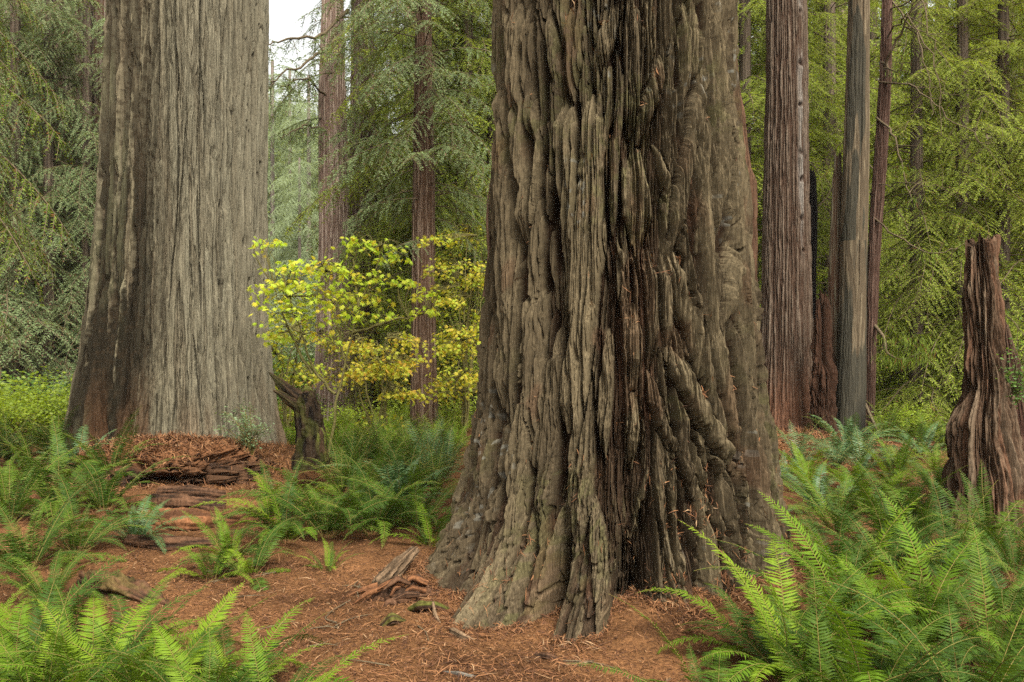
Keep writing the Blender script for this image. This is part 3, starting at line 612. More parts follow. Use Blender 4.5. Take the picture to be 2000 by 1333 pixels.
# beyond it, between big redwood and stump
R2 = [(1625, 5.7, 1.0, 'green'), (1735, 5.8, 1.05, 'green'), (1850, 5.9, .95, 'green'), (1640, 6.9, 1.0, 'green'), (1745, 6.8, 1.05, 'green'), (1600, 8.0, 1.0, 'blue'), (1690, 8.2, .95, 'fresh'), (1775, 8.0, 1.0, 'green'), (1580, 9.3, .9, 'fresh'), (1665, 9.6, .95, 'blue'), (1750, 9.4, .95, 'fresh'), (1825, 9.2, .9, 'green')]
R2L = ['dark sword fern against the big redwood flank, first in the row behind the corner ferns', 'dark sword fern with a brown hanging frond, middle of the row behind the corner ferns', 'dark sword fern below the stump, last in the row behind the corner ferns',
       'sword fern beside the flared root of the big redwood, second row of the gap', 'tall arching sword fern in the second row, close to the stump foot', 'bluish sword fern hugging the big redwood base in the third row', 'yellowish green sword fern in the middle of the third row', 'green sword fern at the stump end of the third row',
       'pale sword fern next to the big redwood in the fourth row of the gap', 'bluish glossy sword fern second from the big redwood in the fourth row', 'pale sword fern third from the big redwood in the fourth row', 'green sword fern touching the stump in the fourth row']
for (px, d, s, k), lb in zip(R2, R2L): fern(px, d, s * .85, 20, lb, k, mix='fresh' if k == 'blue' else 'green', dead=1 if px == 1735 else 0)
fern(1925, 6.5, .9, 22, 'dark sword fern hiding the foot of the tall broken stump', 'green', dead=1)
fern(1985, 5.9, .85, 20, 'dark sword fern at the picture edge just below the stump foot', 'green', dead=1)
fern(1800, 6.5, .85, 20, 'dark sword fern a step before the stump on the side of the big redwood', 'green', dead=1)
fern(1945, 4.25, .82, 22, 'sword fern with dark arching fronds between the two corner ferns and the shaded edge fern', 'green', dead=2, flat=.2)
fern(1610, 3.6, .72, 20, 'low sword fern at the lower edge, before the large upright one', 'green', mix='fresh', flat=.35, dead=1)
fern(1780, 4.2, .85, 24, 'sword fern filling the middle of the corner clump below the bending long fronds', 'green', mix='fresh', flat=.15)
fern(1655, 11.4, 1.2, 22, 'big bluish sword fern at the foot of the grey dead snag', 'blue')
fern(1800, 11.6, 1.0, 16, 'bluish sword fern in the opening between the grey snag and the stump', 'blue')
fern(1535, 10.2, .9, 12, 'sword fern peeping past the big redwood below the needle mound', 'blue')
# left side, tall clumps before the mound
L2 = [(55, 6.1, 1.15, 'green', 'tall dark sword fern at the picture edge, front row of the mound clump'), (150, 6.6, .9, 'green', 'mid-sized sword fern next to the tall edge fern in the clump facing the mound'), (20, 7.6, 1.15, 'green', 'tall upright sword fern at the picture edge, second row of the clump'), (110, 8.0, 1.2, 'green', 'tall upright sword fern in mid clump with narrow erect fronds'), (205, 8.0, 1.15, 'green', 'large sword fern of the clump reaching its fronds towards the needle mound'), (265, 7.1, .8, 'blue', 'small bluish sword fern leaning over the rotten steps'),
      (70, 9.6, 1.1, 'green', 'sword fern in the last row of the clump below the bright shrubs'), (150, 9.8, 1.2, 'blue', 'greyish tall sword fern below the pale redwood root'), (215, 9.4, 1.1, 'green', 'sword fern against the side of the needle mound'), (-10, 9.0, 1.1, 'green', 'sword fern cut by the picture edge, behind the tall clump'), (95, 5.3, .7, 'green', 'dark sword fern just beyond the bright corner ferns')]
for px, d, s, k, lb in L2: fern(px, d, s * .84, 20, lb, k, dead=1 if px in (55, 110) else 0)
# low ferns along the path between the mound and the big redwood
for px, d, s, k, lb in [(415, 6.0, .62, 'green', 'small low sword fern on the path bank, first from the rotten steps'), (490, 6.1, .68, 'green', 'small low sword fern on the path bank, second from the rotten steps'), (450, 6.5, .6, 'green', 'tiny sword fern behind the two low ones on the path bank'), (560, 7.0, .85, 'green', 'sword fern with light upper fronds beside the trail to the mound'), (530, 7.8, .8, 'green', 'sword fern arching beside the needle slope of the mound'),
                        (640, 7.2, 1.0, 'green', 'big dark sword fern of the path-side clump, first of its front row'), (730, 7.3, 1.05, 'green', 'big dark sword fern of the path-side clump, in the centre of its front row'), (815, 7.4, .9, 'green', 'dark sword fern of the path-side clump, next to the big redwood flank'), (690, 8.0, 1.0, 'green', 'sword fern behind the front row of the path-side clump'), (780, 8.2, 1.0, 'blue', 'bluish sword fern behind the front row, close to the big redwood'), (585, 8.1, .7, 'green', 'sword fern behind the front row, on the mound side'), (845, 6.9, .6, 'green', 'small sword fern squeezed against the big redwood flank'), (640, 6.25, .35, 'green', 'tiny fern tuft alone at the edge of the path')]:
    fern(px, d, s, 20 if s > .7 else 12, lb, k, mix='fresh' if s < .9 else None)
# fern carpet further back: lighter one-mesh plants, copied
def small_fern(rg, key):
    mb = MB(); n = 15
    for i in range(n):
        g = frond_geo(rg, rg.uniform(.65, .95), *SPEC[int(rg.integers(len(SPEC)))], npin=26, W=rg.uniform(.08, .10), two=False, nseg=12, rw=.004); a = i * 2.4 + rg.normal(0, .2); V = np.concatenate(g.V); ca, sa = cos(a), sin(a); V = V @ np.array([[ca, sa, 0], [-sa, ca, 0], [0, 0, 1]])
        off = np.cumsum([0] + [len(v) for v in g.V[:-1]]); n0 = mb.n
        mb.V.append(V); mb.n += len(V)
        for f, m in zip(g.F, g.M): mb.F.append(f + n0); mb.M.append(m)
    return mb.mesh('sword_fern', [{'g': M_FERN, 'f': M_FERNFRESH, 'b': M_FERNBLUE}[key], M_STIPE], False)
SF = {k: [small_fern(rgf, k) for _ in range(3)] for k in 'gfb'}
ORD = ['first', 'second', 'third', 'fourth', 'fifth', 'sixth', 'seventh', 'eighth', 'ninth', 'tenth', 'eleventh', 'twelfth']
def fern_row(px0, px1, d, n, s, keys, txt, frm, group):
    for i in range(n):
        px = px0 + (px1 - px0) * (i + .5 + rgf.uniform(-.3, .3)) / n; dd = d + rgf.normal(0, .12); x = X(px, dd); k = keys[int(rgf.integers(len(keys)))]
        o = part('sword_fern', SF[k][int(rgf.integers(3))], None, (x, dd, float(ground(np.array(x), np.array(dd))) - .02)); sc = s * rgf.uniform(.85, 1.15); o.scale = (sc, sc, sc); o.rotation_euler.z = rgf.random() * 6.3
        tag(o, f'{txt}, {ORD[i]} from {frm}', 'fern', group)
G = 'ferns of the carpet between the snag and the big redwood'
fern_row(640, 880, 9.0, 6, .9, 'gg', 'dark fern in the front row of the carpet', 'the mound', G)
fern_row(660, 890, 10.0, 7, .95, 'ggb', 'green fern in the second carpet row', 'the broken mossy snag', G)
fern_row(640, 900, 11.0, 7, .9, 'gf', 'fern in the third carpet row', 'the broken mossy snag', G)
fern_row(630, 900, 12.0, 8, .85, 'ff', 'light green fern in the fourth carpet row', 'the broken mossy snag', G)
fern_row(560, 910, 13.2, 9, .8, 'ff', 'light green fern in the fifth carpet row', 'the broken mossy snag', G)
fern_row(550, 920, 14.6, 10, .75, 'ff', 'pale fern in the last carpet row under the maples', 'the pale redwood', G)
G = 'ferns below the snag group'
fern_row(1545, 1850, 10.6, 6, .8, 'fb', 'fern in the row before the needle mound', 'the big redwood', G)
fern_row(1720, 1860, 13.2, 4, .8, 'fg', 'fern in the shaded opening', 'the leaning thin trunk', G)
G = 'ferns below the bright shrubs'
fern_row(-40, 140, 11.2, 5, 1.0, 'gb', 'fern in the row at the foot of the bright shrubs', 'the picture edge', G)
# ================================================================ foliage branches, conifers
def blades(mb, base, d, s, l, w, m=0):
    """Needle sprays: one rhombus each, from base along d, width along s."""
    l = np.broadcast_to(l, (len(base),))[:, None]; w = np.broadcast_to(w, (len(base),))[:, None] / 2
    mid = base + d * l * .4
    V = np.stack([base - d * .0, mid + s * w, base + d * l, mid - s * w], 1).reshape(-1, 3); mb.add(V, np.arange(len(base))[:, None] * 4 + [0, 1, 2, 3], m)
def nrm(v): return v / (np.linalg.norm(v, axis=-1, keepdims=True) + 1e-9)
def branch(rg, L=2.2, rise=.15, droop=.55, ntw=26, tw=.36, leaf=.075, lw=.021, sp=.033, wood=.012, hang=.5, bare=.15):
    """A drooping redwood branch along +X with flat side sprays."""
    mb = MB(); t = np.linspace(0, 1, 16); ph = rg.random() * 9
    P = np.stack([L * t * (1 - .08 * t), L * .10 * (vn(t * 3, t * 0 + ph, 3) - .5) * t * 2, L * (rise * t - droop * t ** 2)], 1)
    V, Q = tube(P, np.interp(t, [0, 1], [wood * L / 1.6, .003]), 5); mb.add(V, Q, 1)
    for k in range(ntw):
        q = bare + (1 - bare) * (k + rg.random()) / ntw; sd = 1 if k % 2 else -1
        b = np.array([np.interp(q, t, P[:, j]) for j in range(3)]); T = nrm(np.array([np.interp(min(q + .03, 1), t, P[:, j]) - np.interp(q - .03, t, P[:, j]) for j in range(3)]))
        lt = L * tw * min(1, .45 + 2.2 * q) * (1.02 - q) ** .55 * rg.uniform(.7, 1.2) + .06; an = radians(rg.uniform(38, 68))
        d0 = nrm(T * cos(an) + np.array([0, sd * sin(an), 0]) + np.array([0, 0, rg.normal(-.12, .14)]))
        n = max(4, int(lt / sp)); u = np.linspace(0, 1, n); hg = hang * rg.uniform(.5, 1.4)
        C = b + d0 * (u * lt)[:, None] + np.array([0, 0, -1.]) * (hg * lt * u ** 2 * .7)[:, None]
        Tn = nrm(d0 + np.array([0, 0, -1.]) * (1.4 * hg * u)[:, None]); S = nrm(np.cross(Tn, [0, 0, 1.]) + rg.normal(0, .25, 3))
        V, Q = tube(C[[0, n // 2, n - 1]], [.004, .003, .0015], 3); mb.add(V, Q, 1)
        for ss in (1, -1):
            dl = nrm(S * ss * .75 + Tn * .7 + rg.normal(0, .16, (n, 3)) + np.array([0, 0, -.12])); wv = nrm(Tn - dl * np.sum(Tn * dl, 1)[:, None] + rg.normal(0, .3, (n, 3)))
            blades(mb, C, dl, wv, leaf * rg.uniform(.7, 1.25, n) * (1.05 - .45 * u), lw * rg.uniform(.8, 1.2, n))
    return mb
rgb_ = np.random.default_rng(31)
BR = [branch(rgb_, L=2.2, rise=rgb_.uniform(0, .3), droop=rgb_.uniform(.35, .75), ntw=26, hang=rgb_.uniform(.3, .9)) for _ in range(7)]
def pack(mb):
    V = np.concatenate(mb.V); leafQ = np.concatenate([f for f, m in zip(mb.F, mb.M) if m == 0]); wood = np.concatenate([f for f, m in zip(mb.F, mb.M) if m == 1]); return V, leafQ, wood
BRF = [branch(rgb_, L=2.2, rise=rgb_.uniform(.1, .3), droop=rgb_.uniform(.4, .75), ntw=40, tw=.30, leaf=.042, lw=.012, sp=.019, hang=rgb_.uniform(.6, 1.1)) for _ in range(5)]
BRP = [pack(b) for b in BR]; BRFP = [pack(b) for b in BRF]
def crown_mesh(rg, items, mats, name='crown', lib=None):
    """items: (x, y, z, azimuth, scale, pitch, variant) -> one mesh of many branches."""
    mb = MB()
    for x, y, z, az, sc, pt, v in items:
        V, lq, wq = (lib or BRP)[v % len(lib or BRP)]; W = V * sc; cp, sp_ = cos(pt), sin(pt); W = np.stack([W[:, 0] * cp - W[:, 2] * sp_, W[:, 1], W[:, 0] * sp_ + W[:, 2] * cp], 1)
        ca, sa = cos(az), sin(az); W = np.stack([W[:, 0] * ca - W[:, 1] * sa + x, W[:, 0] * sa + W[:, 1] * ca + y, W[:, 2] + z], 1)
        n0 = mb.n; mb.add(W, lq, 0); mb.F.append(wq + n0); mb.M.append(1)
    return mb.mesh(name, mats, False)
def ring_items(rg, z0, z1, n, L0, L1, r=.1, gap=0.0):
    it = []
    for i in range(n):
        q = (i + rg.random()) / n; L_ = (L0 + (L1 - L0) * q) * rg.uniform(.7, 1.2); az = rg.random() * 6.3
        it.append((r * cos(az), r * sin(az), z0 + (z1 - z0) * q, az, L_ / 2.2, rg.normal(-.08, .15), int(rg.integers(99))))
    return it
rgc = np.random.default_rng(41)
CROWN = {}
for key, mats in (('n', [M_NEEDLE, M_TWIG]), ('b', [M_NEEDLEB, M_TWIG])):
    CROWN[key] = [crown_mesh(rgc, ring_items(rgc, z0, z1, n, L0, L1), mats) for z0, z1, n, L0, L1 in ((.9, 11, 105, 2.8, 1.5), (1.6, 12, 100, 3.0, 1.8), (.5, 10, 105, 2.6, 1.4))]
def trunk_simple(rg, h, r, col, name='trunk'):
    z = np.linspace(-.6, h, 60); th = np.linspace(0, 2 * pi, 40, endpoint=False); T, Z = np.meshgrid(th, z)
    n = fbm(np.cos(T) * 6 + np.sin(T) * 9 + 20, Z * .6, 3, int(rg.integers(999))); g = fbm(T * 7, Z * .7, 3, int(rg.integers(999)))
    R = r * np.interp(Z, [-.6, 0, .6, h], [1.5, 1.35, 1.05, .55]) * (1 + .12 * (g - .5) * 2); C = mixc(np.array(col) * .55, np.array(col) * 1.25, sstep(.3, .7, g))
    V = np.stack([R * np.sin(T), -R * np.cos(T), Z], -1).reshape(-1, 3); i = np.arange(59)[:, None] * 40; j = np.arange(40)[None]; k = (j + 1) % 40
    return mk_mesh(name, V, [np.stack([i + j, i + k, i + 40 + k, i + 40 + j], -1).reshape(-1, 4)], [M_BARKF], None, True, C.reshape(-1, 3))
TRK = [trunk_simple(rgc, 17, r, c) for r, c in ((.13, (.10, .075, .055)), (.22, (.13, .095, .07)), (.36, (.15, .115, .09)))]
def gz(x, y):
    return float(ground(np.array(float(x)), np.array(float(y)))) if y < 72 else max(float(hill_z(x, y)), -1)
def conifer(px, d, s, label, key='n', trk=0, group='forest conifers behind the big trees', v=None, zs=1.0):
    x, y = X(px, d), d; t = thing('conifer_tree', label, 'tree', (x, y, gz(x, y) - .05), group, rz=float(rgc.random() * 6.3)); t.scale = (s, s, s * zs)
    part('trunk', TRK[trk], t); part('crown', v or CROWN[key][int(rgc.integers(3))], t); return t
# --- filler forest: rows from near to far, labelled by row and neighbour
def row(items, d, s, txt, frm, key, trk):
    for i, px in enumerate(items): conifer(px, d + rgc.normal(0, d * .03), s * rgc.uniform(.88, 1.15), f'{txt}, {ORD[i]} from {frm}', key, int(rgc.integers(3)) if trk is None else trk)
row([-60, 30, 95, 170], 24, 1.15, 'grey green conifer in the stand beside the pale redwood', 'the picture edge', 'n', 0)
row([-20, 60, 125, 200], 32, 1.4, 'hazy conifer in the second row beside the pale redwood', 'the picture edge', 'n', 2)
row([-60, 20, 90, 160, 235], 44, 1.8, 'misty conifer in the last row behind the pale redwood', 'the picture edge', 'n', 2)
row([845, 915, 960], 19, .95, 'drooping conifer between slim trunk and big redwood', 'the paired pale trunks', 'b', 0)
row([815, 860, 910, 970, 1040], 27, 1.35, 'green conifer in the second row behind the slim trunk', 'the paired pale trunks', 'n', 0)
row([800, 860, 920, 980, 1040], 42, 1.5, 'misty conifer in the far row behind the slim trunk', 'the pale redwood', 'n', 1)
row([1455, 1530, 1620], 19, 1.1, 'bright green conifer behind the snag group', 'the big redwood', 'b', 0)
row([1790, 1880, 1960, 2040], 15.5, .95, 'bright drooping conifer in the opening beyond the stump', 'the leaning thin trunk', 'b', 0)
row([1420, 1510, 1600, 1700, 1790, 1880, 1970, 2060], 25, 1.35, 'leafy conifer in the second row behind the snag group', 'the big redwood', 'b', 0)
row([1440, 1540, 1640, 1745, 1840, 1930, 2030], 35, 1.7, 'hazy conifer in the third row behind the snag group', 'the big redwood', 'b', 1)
row([1400, 1500, 1600, 1700, 1800, 1900, 2000, 2100], 50, 2.1, 'hazy conifer in the last row behind the snag group', 'the big redwood', 'n', 1)
cf = CROWN['n'][0].copy(); cf.materials.clear(); cf.materials.append(M_NEEDLEHAZE); cf.materials.append(M_TWIG)  # crown copy for the gap, mist painted into its needle colour
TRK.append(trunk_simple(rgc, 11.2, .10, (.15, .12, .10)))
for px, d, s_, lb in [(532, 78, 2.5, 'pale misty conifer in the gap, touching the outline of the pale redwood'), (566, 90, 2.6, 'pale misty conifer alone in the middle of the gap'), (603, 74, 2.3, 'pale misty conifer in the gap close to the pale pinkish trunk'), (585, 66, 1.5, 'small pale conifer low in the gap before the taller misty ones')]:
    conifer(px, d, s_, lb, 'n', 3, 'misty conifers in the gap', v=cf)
# --- trees whose trunks read in the picture
def post_vert(t, C, Rm): return C
def placed_trunk(rows, d, label, cat='tree', name='redwood_tree', group=None, nf=200, dz=.02, ztop=14, parts=None, **kw):
    me, base, t = pix_trunk(rows, d, nf, dz, ztop, **kw); r = thing(name, label, cat, base, group); part('trunk', me, r); return r, base, t
GB = 'slimmer redwoods around the giants'
def crown_at(r, items, key, mats=None, lib=None): part('crown', crown_mesh(rgc, items, mats or [{'n': M_NEEDLE, 'b': M_NEEDLEB, 'd': M_NEEDLED}[key], M_TWIG], lib=lib), r)
# slim trunk in the centre gap
r, b0, t = placed_trunk([(0, 812, 842), (150, 808, 845), (400, 805, 850), (650, 803, 852), (800, 801, 856), (870, 799, 861)], 15, 'slim brown redwood with drooping green sprays in the gap between the two giants', group=GB, nf=150, ztop=12, seed=31, pitch=(.022, .045), cols=((.12, .078, .055), (.23, .165, .12)))
crown_at(r, ring_items(rgc, 4.2, 10.5, 70, 1.7, 2.3, .15) + [(.05, -.1, z, a, s_, p, i) for i, (z, a, s_, p) in enumerate([(4.3, pi + .3, .75, -.2), (4.9, pi - .1, .95, -.25), (5.3, pi + .5, 1.0, -.2), (5.9, pi, 1.05, -.3), (4.6, -.3, .7, -.2), (5.4, -.5, .8, -.25), (4.0, -.2, .6, -.2), (3.6, pi + .9, .6, -.3), (6.2, -1.2, .8, -.2), (6.6, pi + 1, .9, -.3)])], 'n')
# paired pale trunks further back
r, b0, t = placed_trunk([(0, 628, 672), (200, 622, 676), (450, 623, 683), (650, 618, 690), (780, 612, 698), (850, 604, 706)], 19, 'pale pinkish redwood trunk standing behind the yellow maple', group=GB, nf=170, ztop=16, seed=33, pitch=(.03, .06), cols=((.22, .16, .125), (.40, .32, .26)), fur=(.13, .085, .065), mul=.95)
crown_at(r, [(.1, -.2, z, a, s_, -.2, i) for i, (z, a, s_) in enumerate([(7.0, pi, .8), (8.0, pi + .6, 1.0), (8.4, pi - .4, .8), (6.0, 2.9, .45), (9.2, -.5, 1.3), (8.4, -1, 1.1), (7.2, -.6, 1.0), (6.6, -1.2, .8)])], 'n')
PALE_T = (r, b0)
r, b0, t = placed_trunk([(0, 686, 730), (250, 684, 734), (450, 682, 738), (650, 682, 742), (780, 680, 746), (850, 676, 752)], 20.5, 'darker redwood trunk close behind the pale pinkish one, half veiled by sprays', group=GB, nf=150, ztop=16, seed=35, pitch=(.035, .07), cols=((.15, .11, .09), (.27, .21, .17)), fur=(.08, .05, .04), mul=.7)
crown_at(r, ring_items(rgc, 3.6, 13, 80, 1.1, 1.6, .2), 'n')
PALEB = b0
# left hazy trunks
for rows, d, lb, sd in [([(0, 88, 122), (300, 92, 128), (550, 96, 130), (740, 92, 136)], 27, 'hazy dark trunk among grey green sprays, beside the drooping bright branches', 51), ([(0, 148, 172), (400, 150, 178), (650, 150, 182), (740, 146, 186)], 29, 'hazy slim trunk in the middle of the misty stand', 52), ([(0, 178, 217), (350, 180, 215), (560, 178, 216), (740, 172, 220)], 25, 'broad hazy trunk close to the pale redwood flank', 53)]:
    r, b0, t = placed_trunk(rows, d, lb, group='misty trunks beside the pale redwood', nf=90, dz=.04, ztop=18, seed=sd, pitch=(.06, .12), H=((.006, .012), (.02, .03)), cols=((.13, .10, .08), (.24, .19, .15)))
    crown_at(r, ring_items(rgc, 1.6, 14, 44, 1.8, 2.6, .3), 'n')
# snag group beside the big redwood
def post_rt(t, C, Rm):
    C = C.copy(); band = np.exp(-((t.T - .42) / .16) ** 2) * sstep(2.6, 4.2, t.Z) * .8 * sstep(.35, .6, fbm(t.T * 8, t.Z * 1.2, 3, 4)); C = C * (1 - band[..., None]) + band[..., None] * np.array((.20, .18, .155))
    for z, o, q in ((3.1, .02, .7), (3.62, -.03, 1.1), (4.25, .01, 1.), (4.68, .0, 1.25), (5.45, -.04, .8), (6.12, .02, 1.2), (6.95, -.02, .9)):
        dd = ((t.T - .44 - o) / (.13 * q)) ** 2 + ((t.Z - z) / (.05 * q)) ** 2 + 1.2 * (fbm(t.T * 9, t.Z * 9, 2, 5) - .5); m = np.exp(-dd * 1.2); t.H += .03 * np.exp(-dd * .35) - .075 * m; C = C * (1 - m[..., None]) + m[..., None] * np.array((.04, .025, .018))
    red = sstep(1.6, .5, t.Z + .5 * (fbm(t.T * 3, t.Z, 2, 3) - .5)) * .7; C = C * (1 - red[..., None]) + red[..., None] * np.array((.13, .06, .034)); return C
placed_trunk([(0, 1497, 1575), (200, 1495, 1577), (400, 1491, 1580), (600, 1487, 1585), (720, 1482, 1589), (800, 1478, 1594), (850, 1470, 1602)], 14, 'tall reddish brown redwood with a row of dark knots, standing on the needle mound', group=GB, nf=300, dz=.014, ztop=15, seed=61, pitch=(.022, .045), cols=((.085, .062, .043), (.145, .110, .080)), fur=(.05, .030, .020), H=((.006, .014), (.02, .034)), fib=.007, crack=.014, post=post_rt, lobes=.05)
def post_snag(t, C, Rm):
    C = C.copy(); n = fbm(t.T * 1.6 + 3, t.Z * .9, 4, 9)
    ch = np.clip(sstep(.50, .60, n + .35 * sstep(2.4, 1.0, t.Z) - .02) * (t.Z < 3.2) + sstep(.56, .6, fbm(t.T * 1.3, t.Z * .7, 3, 12)) * (t.Z > 3.2), 0, 1) * .8
    C = C * (1 - ch[..., None]) + ch[..., None] * np.array((.030, .030, .023)); bl = sstep(.9, .25, t.Z + .3 * (n - .5)) * sstep(.0, .35, t.T) * .9; C = C * (1 - bl[..., None]) + bl[..., None] * np.array((.010, .009, .008))
    cr = np.exp(-((t.T - .05 - .02 * np.sin(t.Z * 3)) / .03) ** 2) * (t.Z > 2.5); t.H -= .02 * cr; return C
placed_trunk([(0, 1657, 1698), (150, 1653, 1697), (330, 1646, 1696), (430, 1643, 1694), (600, 1640, 1691), (760, 1633, 1690), (882, 1628, 1688)], 13.3, 'dead grey snag of smooth bare wood with charred patches', 'snag', 'dead_snag', nf=200, dz=.014, ztop=14, seed=63, pitch=(.03, .08), H=((.002, .004), (.003, .008)), cols=((.12, .092, .058), (.20, .158, .10)), fur=(.08, .06, .038), mul=.75, fib=.003, crack=.006, mat=M_WOOD, post=post_snag)
placed_trunk([(300, 1629, 1643), (420, 1622, 1646), (560, 1617, 1648), (700, 1622, 1650), (860, 1622, 1650)], 13.55, 'mossy dark slab of broken wood leaning along the grey snag', 'snag', 'broken_snag', nf=90, dz=.02, ztop=4.7, seed=64, pitch=(.02, .05), H=((.004, .008), (.006, .012)), cols=((.10, .09, .06), (.17, .15, .10)), mat=M_WOOD, top=.18)
r, b0, t = placed_trunk([(0, 1722, 1743), (150, 1717, 1741), (300, 1707, 1733), (480, 1695, 1720), (650, 1689, 1712), (870, 1684, 1706)], 14, 'thin dark leaning redwood with bare hanging twigs next to the grey snag', group=GB, nf=110, dz=.02, ztop=14, seed=65, pitch=(.018, .035), H=((.003, .006), (.006, .012)), cols=((.085, .05, .038), (.15, .095, .07)), fur=(.05, .028, .02))
LEAN = (r, b0)
placed_trunk([(328, 1583, 1590), (345, 1580, 1594), (420, 1578, 1597), (560, 1576, 1594), (700, 1576, 1592), (850, 1578, 1596)], 14.25, 'narrow black charred spike close behind the tall knotted redwood', 'snag', 'charred_snag', nf=70, dz=.02, ztop=4.6, seed=66, pitch=(.02, .04), H=((.004, .008), (.006, .012)), cols=((.008, .007, .006), (.018, .014, .012)), fur=(.006, .005, .005), top=.10)
def post_rust(t, C, Rm):
    C = C.copy(); t.H += .16 * (fbm(t.T * 3, t.Z * 3.2, 5, 14) - .5) * sstep(2.4, 1.2, t.Z) + .03 * (fbm(t.T * 9, t.Z * 10, 3, 15) - .5); hol = np.exp(-((t.T + .05) / .55) ** 4) * sstep(1.15, 1.35, t.Z) * sstep(2.6, 2.2, t.Z); t.H -= .16 * hol; return C
placed_trunk([(572, 1590, 1617), (600, 1588, 1622), (690, 1586, 1624), (730, 1582, 1630), (800, 1584, 1628), (860, 1582, 1632)], 13.1, 'hollow rusty rotten stump wedged between the knotted redwood and the grey snag', 'stump', 'rotten_stump', nf=150, dz=.014, ztop=3, seed=67, pitch=(.03, .09), H=((.008, .016), (.02, .045)), fib=.01, crack=.02, cols=((.026, .015, .010), (.060, .030, .018)), fur=(.030, .015, .009), post=post_rust, top=.3)
# big broken stump at the picture edge
def post_st(t, C, Rm):
    t.H += .14 * (fbm(t.T * 2.2 + 4, t.Z * 2.4, 4, 15) - .5) - .10 * np.exp(-((t.T + .3) / .12) ** 2 - ((t.Z - .55) / .10) ** 2) - .07 * np.exp(-((t.T - .35) / .07) ** 2) * sstep(1.3, .9, t.Z) + .022 * (fbm(t.T * 11, t.Z * 9, 3, 16) - .5) - .02 * sstep(.56, .6, fbm(t.T * 14, t.Z * 2.2, 3, 18))
    C = C.copy(); red = sstep(.5, .66, fbm(t.T * 4, t.Z * 1.3, 3, 7)) * .6; C = C * (1 - red[..., None]) + red[..., None] * np.array((.11, .055, .032)); return C
r, b0, t = placed_trunk([(465, 1884, 1942), (560, 1884, 1950), (640, 1884, 1955), (720, 1883, 1962), (765, 1880, 1968), (790, 1870, 1972), (820, 1858, 1980), (870, 1853, 1985), (930, 1848, 1994), (1000, 1842, 2002), (1045, 1832, 2012)], 7.6, 'tall broken redwood stump with jagged top and flared brown base at the picture edge', 'stump', 'broken_stump', nf=300, dz=.008, ztop=3, seed=71, pitch=(.03, .075), H=((.004, .010), (.014, .03)), cols=((.088, .062, .040), (.118, .084, .054)), fur=(.060, .036, .022), fib=.012, crack=.04, post=post_st, top=.16, lobes=.05)
STUMP = (r, b0)
placed_trunk([(618, 1950, 1968), (700, 1946, 1990), (800, 1945, 2008), (900, 1950, 2030), (1040, 1948, 2050)], 8.2, 'dark rotten trunk remnant leaning behind the tall broken stump', 'stump', 'rotten_stump', nf=150, dz=.012, ztop=2.2, seed=72, pitch=(.03, .06), H=((.006, .014), (.014, .025)), cols=((.06, .038, .026), (.12, .078, .05)), fur=(.04, .02, .014), top=.2)
# --- near tree outside the frame whose dark green branches hang in at the upper corner
bx, by = -6.9, 8.6
r = thing('conifer_tree', 'dark green redwood with drooping branches hanging in at the upper corner beside the misty stand', 'tree', (bx, by, gz(bx, by)), None)
part('trunk', TRK[1], r)
it = []
for i, (z, L_, az, pt) in enumerate([(5.0, 2.1, -.05, -.1), (4.7, 2.5, .12, -.25), (4.4, 2.2, -.2, -.15), (4.1, 2.7, .05, -.3), (3.9, 2.3, .3, -.2), (3.6, 2.55, -.1, -.25), (3.3, 2.1, .2, -.2), (3.1, 2.3, -.25, -.3), (4.6, 2.0, -.4, -.2), (5.4, 2.3, .3, -.1), (2.7, 1.9, .05, -.2), (5.7, 1.9, 0, -.3)]): it.append((.2, 0, z, az, L_ / 2.2, pt, i))
it += ring_items(rgc, 5.5, 13, 30, 2.6, 2.0, .2)
crown_at(r, it, 'd', lib=BRFP)
# ================================================================ broadleaf plants
def maple_leaf_pts(rg, n):
    """Unit palmate leaf: 7 points and notches round a fan centre."""
    a = np.radians([-118, -95, -62, -45, -22, -10, 0, 10, 22, 45, 62, 95, 118]); r = np.array([.55, .33, .82, .42, .95, .5, 1.05, .5, .95, .42, .82, .33, .55])
    return np.stack([np.sin(a) * r, np.cos(a) * r, -.12 * r ** 2], 1)
def add_leaves(mb, C, size, rg, palm=True, tilt=.5, droop=.55, m=0):
    n = len(C); az = rg.uniform(0, 2 * pi, n); f = np.stack([np.cos(az), np.sin(az), -np.abs(rg.normal(droop, .25, n))], 1); f = nrm(f); up = nrm(np.array([0, 0, 1.]) + rg.normal(0, tilt, (n, 3))); s = nrm(np.cross(f, up)); u = np.cross(s, f)
    size = np.broadcast_to(size, (n,)) * rg.uniform(.65, 1.25, n)
    if palm:
        B = maple_leaf_pts(rg, 1); k = len(B)
        V = C[:, None] + size[:, None, None] * (.55 * B[None, :, 0:1] * s[:, None] + .55 * (B[None, :, 1:2] + .3) * f[:, None] + B[None, :, 2:3] * u[:, None])
        V = np.concatenate([C[:, None], V], 1).reshape(-1, 3); o = np.arange(n)[:, None] * (k + 1)
        T = np.concatenate([o + [0, i + 1, i + 2] for i in range(k - 1)]); mb.add(V, T, m)
    else:
        w = size * .3; V = np.stack([C, C + f * (size * .45)[:, None] + s * w[:, None], C + f * size[:, None], C + f * (size * .45)[:, None] - s * w[:, None]], 1).reshape(-1, 3); mb.add(V, np.arange(n)[:, None] * 4 + [0, 1, 2, 3], m)
rgm = np.random.default_rng(57)
def pt(px, py, d): return np.array([X(px, d), d, Zp(py, d)])
